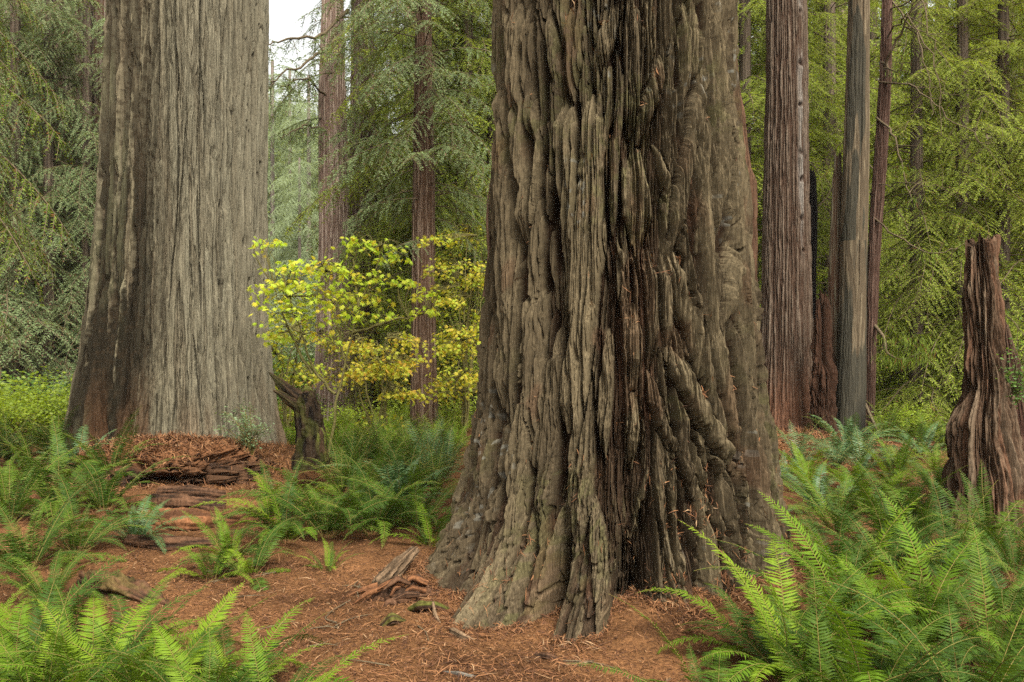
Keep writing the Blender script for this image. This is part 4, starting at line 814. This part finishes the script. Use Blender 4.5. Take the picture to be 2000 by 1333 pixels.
def maple(label, rootp, limbs, tiers, size, mat, group=None, nleaf=60, cat='tree', name='vine_maple', wood=M_MOSSTWIG, r0=.02):
    """limbs: lists of (px, py, d); tiers: (px, py, d, radius px, thickness px, count)."""
    base = np.array(rootp); t = thing(name, label, cat, tuple(base), group); w = MB(); lv = MB()
    for Lm in limbs:
        P = smooth_line([pt(*p) for p in Lm], 14) - base; P[1:-1] += rgm.normal(0, .012, (12, 3)); V, Q = tube(P, np.linspace(r0, r0 * .25, 14), 6); w.add(V, Q)
    for px, py, d, rp, th, n in tiers:
        n = int(n * 1.4)
        c = pt(px, py, d) - base; r = 1.4 * rp / F * d; a = rgm.uniform(0, 2 * pi, n); q = np.sqrt(rgm.random(n)); C = c + np.stack([r * q * np.cos(a), r * q * np.sin(a), rgm.normal(0, th / F * d / 2, n) - .25 * r * q ** 2], 1)
        add_leaves(lv, C, size, rgm)
        near = min((np.linalg.norm((smooth_line([pt(*p) for p in Lm], 14) - base) - c, axis=1).min(), i) for i, Lm in enumerate(limbs))[1]
        LP = smooth_line([pt(*p) for p in limbs[near]], 14) - base; st = LP[np.linalg.norm(LP - c, axis=1).argmin()]
        for k in range(min(12, 4 + n // 9)):
            e = C[int(rgm.integers(n))]; P = smooth_line([st, (st + e) / 2 + rgm.normal(0, .06, 3) + [0, 0, .05], e], 6); V, Q = tube(P, np.linspace(r0 * .35, .0015, 6), 4); w.add(V, Q)
    part('limbs', w.mesh('limbs', [wood]), t); part('foliage', lv.mesh('foliage', [mat], False), t); return t
D = 10.2
maple('young vine maple with lime green and yellow leaves rising behind the mossy broken snag', pt(640, 900, D) - [0, 0, .1],
      [[(640, 900, D), (655, 800, D), (672, 710, D), (690, 640, D), (720, 560, D), (745, 480, D)], [(655, 770, D), (610, 720, D), (585, 640, D - .2), (560, 560, D - .3)], [(690, 650, D), (760, 630, D - .2), (820, 615, D - .3), (858, 605, D - .3)], [(672, 700, D), (650, 600, D), (630, 520, D)], [(700, 600, D), (690, 520, D + .2), (700, 470, D + .2)], [(610, 730, D), (560, 640, D), (535, 560, D)]],
      [(560, 548, 9.9, 52, 16, 70), (545, 590, 9.8, 40, 14, 46), (615, 512, 10, 55, 14, 64), (655, 530, 10.2, 40, 14, 36), (600, 560, 10, 55, 18, 60), (640, 590, 10.1, 48, 16, 46), (575, 618, 10, 55, 14, 44), (695, 470, 10.3, 34, 10, 22), (735, 478, 10.3, 44, 14, 34), (770, 500, 10.2, 30, 10, 20), (735, 540, 10.1, 52, 14, 42), (700, 575, 10.1, 50, 14, 40), (690, 612, 10, 40, 12, 28), (742, 612, 10, 38, 12, 26), (790, 548, 10, 24, 8, 14), (832, 570, 9.9, 22, 10, 20), (838, 603, 9.8, 28, 12, 26), (525, 470, 10.2, 24, 10, 22), (535, 655, 10.3, 30, 14, 18), (622, 650, 10.1, 34, 14, 18), (505, 480, 10.6, 10, 12, 8), (560, 520, 10, 40, 10, 30)], .098, M_MAPLE)
GY = 'yellow maples behind the gap'
def ybush(pxc, d, w, y0, y1, n, label, size=.075, mat=M_MAPLEY, group=GY, cat='tree', name='vine_maple', ntier=16, r0=.022):
    yb = HY + (CAMZ - gz(X(pxc, d), d)) * F / d; limbs = []; tiers = []
    for k in range(6):
        xe = pxc + rgm.uniform(-.5, .5) * w; limbs.append([(pxc + rgm.uniform(-6, 6), yb, d), ((pxc + xe) / 2 + rgm.uniform(-10, 10), (yb + y0) / 2, d + rgm.uniform(-.3, .3)), (xe, y0 + rgm.uniform(0, .4) * (y1 - y0), d + rgm.uniform(-.5, .5))])
    for k in range(ntier):
        tiers.append((pxc + rgm.uniform(-.5, .5) * w, rgm.uniform(y0, y1), d + rgm.uniform(-.9, .9), rgm.uniform(18, 44), rgm.uniform(8, 20), int(1.9 * n / ntier)))
    return maple(label, pt(pxc, yb, d) - [0, 0, .05], limbs, tiers, size * 1.25, mat, group, cat=cat, name=name, r0=r0)
ybush(905, 14.5, 110, 440, 760, 800, 'yellow leaved vine maple against the flank of the big redwood', ntier=24)
ybush(895, 17.5, 130, 430, 800, 800, 'paler yellow vine maple further behind the slim trunk', ntier=24)
ybush(745, 13, 150, 640, 850, 520, 'yellow vine maple low between the mossy snag and the slim trunk', ntier=18)
ybush(690, 17.5, 150, 560, 830, 420, 'golden leaved maple bush round the foot of the pale pinkish trunk', ntier=16)
ybush(560, 14, 90, 610, 860, 420, 'yellow speckled maple beside the pale redwood flank', ntier=16)
ybush(790, 19, 120, 520, 800, 420, 'distant yellowish maple behind the slim trunk', ntier=16)
def shrub(px, d, w, h, n, mat, size):
    rg = rgm; lv = MB(); wd = MB(); c = []
    k = 14
    for i in range(k):
        a = rg.random() * 6.3; q = rg.random() ** .6; e = np.array([w / 2 * q * cos(a), w / 2 * q * sin(a), h * (1.05 - .45 * q ** 2) * rg.uniform(.65, 1)]); P = smooth_line([(0, 0, 0), (e[0] * .3, e[1] * .3, e[2] * .55), e], 7); V, Q = tube(P, np.linspace(.010, .002, 7), 4); wd.add(V, Q)
        m = n // k; u = rg.uniform(.35, 1.05, m); idx = np.clip(u * 6, 0, 6); C = np.stack([np.interp(idx, np.arange(7), P[:, j]) for j in range(3)], 1) + rg.normal(0, 1, (m, 3)) * [w * .10, w * .10, h * .07]; c.append(C)
    add_leaves(lv, np.concatenate(c), size, rg, palm=False, tilt=.6, droop=.1)
    return wd.mesh('stems', [M_TWIG]), lv.mesh('foliage', [mat], False)
SH = {'y': [shrub(0, 0, 1.7, 1.25, 1500, M_SHRUB, .075) for _ in range(3)], 'g': [shrub(0, 0, 1.6, 1.2, 1300, M_SHRUBD, .07) for _ in range(3)]}
def bush(px, d, s, label, key, group, sz=1.):
    x = X(px, d); r = thing('leafy_shrub', label, 'shrub', (x, d, gz(x, d) - .05), group, rz=float(rgm.random() * 6)); r.scale = (s, s, s * sz)
    st, fo = SH[key][int(rgm.integers(3))]; part('stems', st, r); part('foliage', fo, r); return r
def bush_row(pxs, d, s, txt, frm, key, group, sz=1.):
    for i, px in enumerate(pxs): bush(px, d + rgm.normal(0, .25), s * rgm.uniform(.85, 1.15), f'{txt}, {ORD[i]} from {frm}', key, group, sz)
GS = 'bright shrubs beside the pale redwood'
bush_row([-70, 10, 75, 130], 13.6, .8, 'lime green shrub in the front row beside the pale redwood', 'the picture edge', 'y', GS)
bush_row([-60, 20, 95], 15.3, 1.0, 'lime green shrub in the second row beside the pale redwood', 'the picture edge', 'y', GS)
bush_row([-90, 0, 90, 170], 18, 1.1, 'green shrub in the last row below the misty stand', 'the picture edge', 'g', GS)
GS = 'shrubs of the gap between the giants'
bush_row([545, 660, 760, 830, 900], 15.6, .55, 'light green low shrub under the maples', 'the pale redwood', 'y', GS)
bush_row([530, 600, 680, 770, 880, 940], 18.5, .8, 'green shrub in the row behind the low ones', 'the pale redwood', 'g', GS)
bush_row([520, 600, 690, 780, 870, 960], 23, 1.3, 'green shrub in the far row of the gap', 'the pale redwood', 'g', GS, 1.3)
GS = 'shrubs of the opening by the stump'
bush_row([1740, 1800, 1850], 14.2, .62, 'yellow green shrub in the front row of the opening', 'the leaning thin trunk', 'y', GS)
bush_row([1725, 1790, 1850, 1990], 17, .95, 'yellow green shrub in the second row of the opening', 'the leaning thin trunk', 'y', GS)
bush_row([1450, 1520, 1640, 1760, 1850, 1950], 21, 1.3, 'green shrub in the third row behind the snag group', 'the big redwood', 'y', GS, 1.2)
bush_row([1440, 1560, 1660, 1770, 1880, 1990], 27, 1.8, 'green shrub in the last row behind the snag group', 'the big redwood', 'g', GS, 1.3)
# pale huckleberry before the pale redwood, and the one growing on the stump
x = X(490, 10.2); r = thing('huckleberry_bush', 'fine pale green huckleberry bush before the pale redwood, at the mound end', 'shrub', (x, 10.2, gz(x, 10.2)), None)
lv, wd = MB(), MB()
for i in range(26):
    a = rgm.uniform(0, 6.3); e = np.array([.26 * cos(a) * rgm.random() - .05, .2 * sin(a) * rgm.random(), rgm.uniform(.35, .72)]); P = smooth_line([(0, 0, 0), (e[0] * .2, e[1] * .2, e[2] * .5), e, e + [.14 * cos(a), .1 * sin(a), .03]], 8); V, Q = tube(P, np.linspace(.006, .0012, 8), 4); wd.add(V, Q)
    C = P[3:][rgm.integers(0, 5, 46)] + rgm.normal(0, .035, (46, 3)); add_leaves(lv, C, .034, rgm, palm=False, tilt=.5, droop=.05)
part('stems', wd.mesh('stems', [M_STIPE]), r); part('foliage', lv.mesh('foliage', [M_HUCK], False), r)
sb = STUMP[1]; r = thing('huckleberry_bush', 'leafy huckleberry bush with bare twigs growing out of the side of the tall broken stump', 'shrub', (sb[0] + .19, sb[1] - .12, Zp(770, 7.5)), None)
lv, wd = MB(), MB()
for i in range(24):
    a = rgm.normal(-.3, 1.0); L_ = rgm.uniform(.2, .6); e = np.array([L_ * cos(a) * .6 - .06, -.15 * rgm.random(), L_ * rgm.uniform(-.3, 1.4)]); P = smooth_line([(0, 0, 0), e * .5 + rgm.normal(0, .04, 3), e], 7); V, Q = tube(P, np.linspace(.006, .0012, 7), 4); wd.add(V, Q)
    if i % 6 == 0: continue
    C = P[2:][rgm.integers(0, 5, 30)] + rgm.normal(0, .04, (30, 3)); add_leaves(lv, C, .034, rgm, palm=False, tilt=.6, droop=.05)
part('stems', wd.mesh('stems', [M_TWIG]), r); part('foliage', lv.mesh('foliage', [M_SHRUBD], False), r)

# ---------------------------------------------------------------- bare twigs and moss of the thin leaning redwood
r, b0 = LEAN; base = np.array(b0); ms = MB()
def moss_tuft(c, n, rad, mb):
    C = c + rgm.normal(0, 1, (n, 3)) * [rad, rad, rad * .5]; d = nrm(np.stack([rgm.normal(0, .35, n), rgm.normal(0, .35, n), -np.ones(n)], 1)); s = nrm(rgm.normal(0, 1, (n, 3))); blades(mb, C, d, s, rgm.uniform(.05, .16, n), .012)
for Lm, r0, mo in [([(1722, 150, 14), (1760, 60, 13.6), (1800, -20, 13.2)], .018, 0), ([(1712, 230, 14), (1750, 265, 13.6), (1770, 350, 13.4), (1780, 395, 13.3)], .014, 1), ([(1728, 80, 14), (1770, 20, 13.4), (1830, 130, 13), (1842, 260, 12.9)], .011, 0), ([(1740, 0, 14), (1790, 60, 13.4), (1815, 160, 13.1), (1820, 230, 13)], .010, 0), ([(1715, 160, 14), (1790, 170, 13.5), (1850, 230, 13), (1930, 280, 12.8)], .011, 0), ([(1735, 20, 14), (1800, -10, 13), (1815, 70, 12.8), (1850, 130, 12.7)], .010, 0), ([(1700, 420, 14), (1760, 470, 13.5), (1830, 500, 13), (1900, 470, 12.8)], .011, 1), ([(1708, 360, 14), (1770, 360, 13.4), (1860, 365, 13)], .007, 0), ([(1720, 120, 14), (1755, 145, 13.6), (1765, 100, 13.5)], .014, 1), ([(1700, 260, 14), (1660, 330, 14.2), (1600, 400, 14.4), (1570, 420, 14.5)], .009, 0), ([(1705, 330, 14), (1650, 270, 14.3), (1590, 330, 14.6)], .009, 0)]:
    r0 *= 1.5; w = MB(); P = smooth_line([pt(*p) for p in Lm], 16) - base; P[2:] += rgm.normal(0, .02, (14, 3)); V, Q = tube(P, np.linspace(r0, r0 * .3, 16), 5); w.add(V, Q)
    for k in range(7):
        i = int(rgm.integers(4, 15)); e = P[i] + rgm.normal(0, .22, 3) + [0, 0, -.12]; V, Q = tube(smooth_line([P[i], (P[i] + e) / 2 + rgm.normal(0, .03, 3), e], 6), np.linspace(r0 * .35, .002, 6), 4); w.add(V, Q)
    part('branch', w.mesh('branch', [M_TWIG]), r)
    if mo: moss_tuft(P[9], 70, .10, ms); moss_tuft(P[14], 50, .08, ms)
w = MB(); P = smooth_line([pt(1705, 632, 14), pt(1728, 660, 13.6), pt(1730, 690, 13.5), pt(1760, 705, 13.3), pt(1800, 690, 13)], 18) - base; V, Q = tube(P, np.linspace(.03, .008, 18), 6); w.add(V, Q); part('branch', w.mesh('branch', [M_TWIG]), r); w = MB()
P2 = smooth_line([pt(1690, 790, 13.8), pt(1708, 830, 13.4), pt(1725, 870, 13.2), pt(1745, 885, 13)], 12) - base; V, Q = tube(P2, np.linspace(.03, .012, 12), 6); w.add(V, Q)
for k in range(9): moss_tuft(P[9 + k] + [0, 0, -.02], 70, .10, ms)
for k in range(10): moss_tuft(pt(1740 + rgm.uniform(0, 70), rgm.uniform(640, 690), 13.2) - base, 40, .12, ms)
part('branch', w.mesh('branch', [M_TWIG]), r); part('hanging_moss', ms.mesh('hanging_moss', [M_NEEDLED], False), r)

# ================================================================ snag, logs, roots
M_ROT = bark_mat('rotten_wood', sc=(40, 40, 6), amt=.5, bump=.5, dist=.015)
def lump_tube(P, r, n=20, rough=.2, seed=0, freq=6, cols=((.025, .015, .009), (.07, .042, .022)), moss=None, m=120):
    n = n * 2
    P = smooth_line(P, m); V, Q = tube(P, np.interp(np.linspace(0, 1, m), np.linspace(0, 1, len(r)), r), n); V = V.reshape(m, n, 3); c = P[:, None]
    a = np.arange(n) * 2 * pi / n; u = np.linspace(0, 1, m) * np.linalg.norm(np.diff(P, axis=0), axis=1).sum()
    A, U = np.meshgrid(a, u); nz = fbm(np.cos(A) * 2.2 + 9, np.sin(A) * 2.2 + U * freq, 4, seed) - .5; st = fbm(A * 5, U * 2.5, 3, seed + 4) - .5
    V = c + (V - c) * (1 + rough * 2 * nz + rough * st + rough * .9 * (fbm(A * 9, U * 22, 3, seed + 6) - .5) - rough * .8 * sstep(.8, .97, 1 - np.abs(2 * fbm(A * 4, U * 3, 3, seed + 7) - 1)))[..., None]; C = mixc(cols[0], cols[1], sstep(.3, .7, .5 + nz + st))
    if moss is not None:
        mm = sstep(.45, .6, fbm(A * 2, U * 5, 3, seed + 8)) * moss; C = C * (1 - mm[..., None]) + mm[..., None] * np.array((.055, .06, .012))
    V = V.reshape(-1, 3); C = C.reshape(-1, 3)
    caps = [np.stack([np.arange(n), (np.arange(n) + 1) % n, np.full(n, m * n)], 1)[:, ::-1], np.stack([(m - 1) * n + np.arange(n), (m - 1) * n + (np.arange(n) + 1) % n, np.full(n, m * n + 1)], 1)]
    V = np.concatenate([V, P[:1], P[-1:]]); C = np.concatenate([C, C[:1], C[-1:]]); return V, Q, caps, C
def add_lump(mb, *a, **k):
    V, Q, caps, C = lump_tube(*a, **k); n0 = mb.n; mb.add(V, Q, 0, C)
    for c in caps: mb.F.append(c + n0); mb.M.append(0)
D = 9.5; base = pt(604, 905, D); r = thing('broken_snag', 'short mossy broken snag with a split limb pointing up, beside the pale redwood', 'snag', tuple(base), None)
ml, mb = MB(), MB()
add_lump(ml, [pt(606, 915, D) - base, pt(606, 850, D) - base, pt(600, 800, D) - base, pt(592, 768, D) - base], [.20, .155, .14, .13], n=28, rough=.2, seed=5, cols=((.006, .0045, .0035), (.020, .013, .008)), moss=.3)
part('trunk', ml.mesh('trunk', [M_ROT]), r)
add_lump(mb, [pt(598, 790, D) - base, pt(572, 772, D - .05) - base, pt(545, 746, D - .1) - base, pt(525, 728, D - .12) - base], [.12, .085, .045, .008], n=16, rough=.25, seed=6, cols=((.008, .006, .0045), (.030, .019, .011)), moss=.2)
add_lump(mb, [pt(598, 800, D) - base, pt(570, 785, D - .1) - base, pt(545, 768, D - .15) - base, pt(533, 763, D - .16) - base], [.10, .06, .03, .006], n=14, rough=.25, seed=7, cols=((.012, .008, .006), (.05, .028, .015)), moss=.15)
part('split_limb', mb.mesh('split_limb', [M_ROT]), r)
mb = MB(); add_lump(mb, [pt(585, 775, D) - base, pt(600, 762, D - .05) - base, pt(612, 770, D) - base], [.03, .045, .03], n=12, rough=.25, seed=8, moss=1.); part('mossy_knob', mb.mesh('mossy_knob', [M_ROT]), r); mb = MB(); add_lump(mb, [pt(616, 830, D) - base, pt(626, 850, D - .05) - base, pt(628, 900, D) - base], [.03, .07, .08], n=12, rough=.3, seed=9, moss=1.)
part('mossy_knob', mb.mesh('mossy_knob', [M_ROT]), r)
def log(name, label, cat, P, rad, seed, cols, moss=None, rough=.18, n=22, group=None):
    P = [np.array(p, float) for p in P]; base = np.mean(P, 0); mb = MB(); add_lump(mb, [p - base for p in P], rad, n=n, rough=rough, seed=seed, cols=cols, moss=moss)
    o = part(name, mb.mesh(name, [M_ROT]), None, tuple(base)); tag(o, label, cat, group); return o
def gp(px, d, dz=0.): x = X(px, d); return (x, d, gz(x, d) + dz)
RUST = ((.05, .023, .012), (.14, .062, .028)); DK = ((.02, .012, .008), (.07, .036, .02)); PALE = ((.045, .03, .018), (.13, .085, .05))
log('rotten_log', 'smooth rusty rotten log forming the lowest wide step of the trail to the mound', 'log', [gp(285, 7.8, .03), gp(370, 7.6, .06), gp(465, 7.85, .0)], [.09, .13, .06], 3, RUST)
log('rotten_log', 'rusty rotten log half sunk across the trail, middle step under the mound', 'log', [gp(295, 8.5, .03), gp(360, 8.35, .05), gp(440, 8.45, .02)], [.07, .10, .06], 4, DK)
log('rotten_log', 'dark thin log across the top of the steps right under the hollow of the mound', 'log', [gp(310, 8.95, .03), gp(370, 8.9, .05), gp(440, 9.0, .02)], [.05, .075, .05], 6, DK)
log('rotten_log', 'needle strewn mossy log behind the bright corner ferns', 'log', [gp(165, 5.75, .0), gp(235, 5.45, .03), gp(330, 5.25, -.04)], [.06, .11, .05], 7, DK, moss=.35, rough=.5)
log('rotten_log', 'low dark log lying across the trail below the wide rusty step', 'log', [gp(250, 7.0, .02), gp(330, 6.85, .04), gp(420, 7.0, .0)], [.05, .075, .04], 16, DK)
log('rotten_log', 'pale broken log chunk leaning against the flared root of the big redwood', 'log', [gp(738, 5.7, .02), gp(768, 5.85, .07), gp(812, 6.1, .13)], [.05, .055, .03], 8, PALE, rough=.4)
base = np.array(gp(770, 5.5)); mb = MB()
for k in range(16):
    a = rgm.uniform(-.2, 1.0); p0 = np.array([rgm.normal(.05, .12), rgm.normal(0, .06), rgm.uniform(.0, .10)]); d0 = np.array([-cos(a) * rgm.uniform(.5, 1), -.5 * rgm.random(), rgm.normal(-.05, .12)]); L_ = rgm.uniform(.12, .34)
    add_lump(mb, [p0, p0 + d0 * L_ * .5 + [0, 0, rgm.uniform(0, .05)], p0 + d0 * L_ + [0, 0, -.03]], [rgm.uniform(.012, .035), rgm.uniform(.01, .03), .004], n=6, rough=.4, seed=100 + k, cols=RUST if k % 2 else DK, m=24)
add_lump(mb, [(-.14, 0, -.04), (.02, 0, .0), (.22, .1, -.02)], [.05, .09, .05], n=18, rough=.7, seed=9, cols=DK)
tag(part('root_tangle', mb.mesh('root_tangle', [M_ROT]), None, tuple(base)), 'dark ragged tangle of roots at the end of the pale log', 'root')
log('surface_root', 'mossy looping surface root beside the big redwood flare', 'root', [gp(800, 5.32, .0), gp(822, 5.25, .05), gp(850, 5.3, .04), gp(875, 5.35, -.01)], [.02, .03, .025, .02], 10, DK, moss=.8)
log('surface_root', 'small crooked brown root sticking up before the mossy looping root', 'root', [gp(846, 5.28, .06), gp(850, 5.15, .03), gp(862, 5.08, -.01)], [.010, .012, .008], 11, PALE)
log('surface_root', 'dark mossy root knob by itself in the path needles', 'root', [gp(745, 5.05, -.01), gp(766, 5.05, .03), gp(790, 5.1, -.01)], [.02, .035, .02], 12, DK, moss=.6, rough=.3)
log('surface_root', 'curved pale root end in front of the big redwood lobe', 'root', [gp(880, 5.0, -.01), gp(885, 4.9, .02), gp(905, 4.82, .01), gp(930, 4.8, -.01)], [.014, .02, .018, .01], 13, PALE)
log('bark_chip', 'flat dark bark flake on the path below the front root', 'bark chip', [gp(1045, 4.55, .0), gp(1068, 4.5, .015), gp(1090, 4.52, .0)], [.012, .02, .01], 14, DK)
log('fallen_stick', 'greyish split stick on the path near the lower edge', 'stick', [gp(1100, 4.42, .005), gp(1130, 4.4, .012), gp(1160, 4.48, .005)], [.007, .012, .006], 15, PALE)
log('fallen_stick', 'grey weathered stick pressed into the path in front of the curved root', 'stick', [gp(865, 4.32, .0), gp(895, 4.27, .01), gp(930, 4.25, .0)], [.008, .014, .008], 17, ((.035, .03, .025), (.09, .078, .062)))

def root_mound():
    n, m = 220, 120; a = np.linspace(0, 2 * pi, n, endpoint=False); e = np.linspace(-.5, 1.5, m); A, E = np.meshgrid(a, e)
    d = np.stack([np.cos(A) * np.cos(E), np.sin(A) * np.cos(E), np.sin(E)], -1)
    nz = .6 * (fbm(A * 4.5, E * 3.2, 5, 41) - .5) + .6 * (fbm(d[..., 0] * 5 + 20, d[..., 1] * 5 + 20, 4, 45) - .5); rd = 1 - np.abs(2 * fbm(A * 7 + 9, E * 4 + 9, 4, 42) - 1)
    cav = np.exp(-((d[..., 0] - .28) / .13) ** 4 - ((d[..., 2] - .18) / .26) ** 4) * (d[..., 1] < 0) + .6 * np.exp(-((d[..., 0] - .52) / .12) ** 4 - ((d[..., 2] - .10) / .14) ** 4) * (d[..., 1] < 0)
    R = 1 + .55 * nz - .22 * sstep(.75, .98, rd) * (d[..., 2] < .75) - .55 * cav + .12 * (fbm(d[..., 0] * 22 + 30, d[..., 2] * 22 + d[..., 1] * 9, 3, 43) - .5)
    V = d * R[..., None] * np.array([1.30, 1.12, .47]); topm = sstep(.45, .85, d[..., 2] + .5 * nz)
    C = mixc((.012, .008, .006), (.05, .026, .014), sstep(.3, .7, .5 + nz + .3 * (rd - .7))); C = C * (1 - topm[..., None]) + topm[..., None] * np.array((.09, .04, .018))
    i = np.arange(m - 1)[:, None] * n; j = np.arange(n)[None]; k = (j + 1) % n; Q = np.stack([i + j, i + k, i + n + k, i + n + j], -1).reshape(-1, 4)
    base = (-4.15, 10.25, -.02); o = part('root_mound', mk_mesh('root_mound', V.reshape(-1, 3), [Q], [M_ROT], None, True, C.reshape(-1, 3)), None, base)
    tag(o, 'rotten needle topped mound with a dark hollow at the foot of the pale redwood', 'mound')
    rg = np.random.default_rng(8); w = (topm * (np.abs(d[..., 1]) < 2) + .12).ravel(); idx = rg.choice(w.size, 7000, p=w / w.sum()); P = V.reshape(-1, 3)[idx] + np.array(base)
    mb = MB(); V2, Q2 = shreds(P[:, 0], P[:, 1], P[:, 2], rg, (.05, .12), (.007, .015), .5, .008); mb.add(V2, Q2); tag(part('mound_litter', mb.mesh('mound_litter', [M_LITTER], False)), 'rusty needle litter heaped over the mound of the pale redwood', 'litter', None, 'stuff')
root_mound()

# dead, half bare limbs that cross the misty gap, and a mossy limb hanging beside the big redwood
r, b0 = PALE_T; base = np.array(b0)
for Lm, r0 in [([(690, 45, 18.8), (640, 95, 18), (590, 125, 17.5), (520, 160, 17)], .05), ([(680, 20, 18.8), (625, 75, 18), (560, 75, 17.5), (520, 90, 17.2)], .045), ([(640, 190, 18.8), (600, 150, 18.2), (560, 165, 17.8), (522, 170, 17.5)], .03), ([(650, 260, 18.9), (590, 245, 18.2), (545, 270, 17.8)], .03)]:
    w = MB(); P = smooth_line([pt(*p) for p in Lm], 16) - base; P[2:] += rgm.normal(0, .03, (14, 3)); V, Q = tube(P, np.linspace(r0, r0 * .25, 16), 5); w.add(V, Q); lv = MB()
    for k in range(16):
        i = int(rgm.integers(3, 16)); e = P[i] + rgm.normal(0, .25, 3) + [-.15, 0, -.35]; q = smooth_line([P[i], (P[i] + e) / 2 + rgm.normal(0, .05, 3), e], 7); V, Q = tube(q, np.linspace(.008, .002, 7), 4); w.add(V, Q)
        C = q[rgm.integers(1, 7, 34)] + rgm.normal(0, .03, (34, 3)); d = nrm(np.stack([rgm.normal(0, .8, 34), rgm.normal(0, .8, 34), -np.abs(rgm.normal(.4, .3, 34))], 1)); blades(lv, C, d, nrm(rgm.normal(0, 1, (34, 3))), rgm.uniform(.06, .12, 34), .022)
    o = part('branch', w.mesh('branch', [M_TWIG]), r); part('foliage', lv.mesh('foliage', [M_NEEDLE], False), o)

tw = []
for i in range(5):
    L_ = rgm.uniform(.12, .30); P = smooth_line([(-L_ / 2, 0, .004), (rgm.normal(0, .02), rgm.normal(0, .03), .012), (L_ / 2, rgm.normal(0, .02), .004)], 8); w = MB(); V, Q = tube(P, np.linspace(.005, .002, 8), 5); w.add(V, Q)
    for k in range(int(rgm.integers(1, 4))):
        q = P[int(rgm.integers(2, 7))]; V, Q = tube([q, q + [rgm.uniform(.02, .05), rgm.normal(0, .04), .004]], [.0025, .001], 4); w.add(V, Q)
    tw.append(w.mesh('dead_twig', [M_TWIG]))
n = 0
while n < 22:
    d = rgm.uniform(3.9, 6.2); x = X(rgm.uniform(350, 1400), d)
    if on_path(np.array(x), np.array(d)) < .4 and not (d < 4.8): continue
    if np.hypot(x - MC[0], d - MC[1]) < 1.75: continue
    o = part('dead_twig', tw[n % 5], None, (x, d, gz(x, d) + .006)); o.rotation_euler.z = rgm.random() * 6.3; n += 1
    tag(o, 'thin dead dark twig lying among the needles of the path', 'twig', 'dead twigs strewn on the path')
# ================================================================ camera, light
cam = bpy.data.cameras.new('camera'); co = bpy.data.objects.new('camera', cam); link(co)
co.location = (0, 0, CAMZ); co.rotation_euler = (radians(90), 0, 0); cam.lens = 30.006; cam.sensor_width = 36; cam.clip_start = .05; cam.clip_end = 2000
SC.camera = co
SUN_EL, SUN_AZ = radians(52), radians(158)   # azimuth clockwise from +Y: the bright part of the overcast, low to the right
w = bpy.data.worlds.new('World'); SC.world = w; w.use_nodes = True; nt = w.node_tree
bg = nt.nodes['Background']; sky = nt.nodes.new('ShaderNodeTexSky'); sky.sky_type = 'NISHITA'; sky.sun_disc = False
sky.sun_elevation = SUN_EL; sky.sun_rotation = SUN_AZ; sky.dust_density = 5.0; sky.air_density = 1.0; sky.ozone_density = 1.0
hs = nt.nodes.new('ShaderNodeHueSaturation'); hs.inputs['Saturation'].default_value = .16
tint = nt.nodes.new('ShaderNodeMixRGB'); tint.blend_type = 'MULTIPLY'; tint.inputs[0].default_value = 1; tint.inputs[2].default_value = (1.0, .99, .93, 1)
nt.links.new(sky.outputs[0], hs.inputs['Color']); nt.links.new(hs.outputs[0], tint.inputs[1]); nt.links.new(tint.outputs[0], bg.inputs[0]); bg.inputs[1].default_value = SKY_STR
sl = bpy.data.lights.new('sun', 'SUN'); sl.energy = SUN_STR; sl.angle = radians(25); sl.color = (1, .96, .88)
so = bpy.data.objects.new('sun', sl); link(so)
from mathutils import Vector
dv = Vector((sin(SUN_AZ) * cos(SUN_EL), cos(SUN_AZ) * cos(SUN_EL), sin(SUN_EL)))
so.rotation_euler = dv.to_track_quat('Z', 'Y').to_euler(); so.location = (40, -15, 60)
vs = SC.view_settings; vs.view_transform = 'Standard'; vs.look = 'None'; vs.gamma = 1; vs.exposure = EXPOSURE
cy = SC.cycles
cy.max_bounces = 6; cy.diffuse_bounces = 3; cy.glossy_bounces = 2; cy.transmission_bounces = 4; cy.volume_bounces = 2; cy.transparent_max_bounces = 4
cy.use_denoising = False; cy.sample_clamp_direct = .22; cy.sample_clamp_indirect = .12; cy.use_adaptive_sampling = False; cy.caustics_reflective = False; cy.caustics_refractive = False
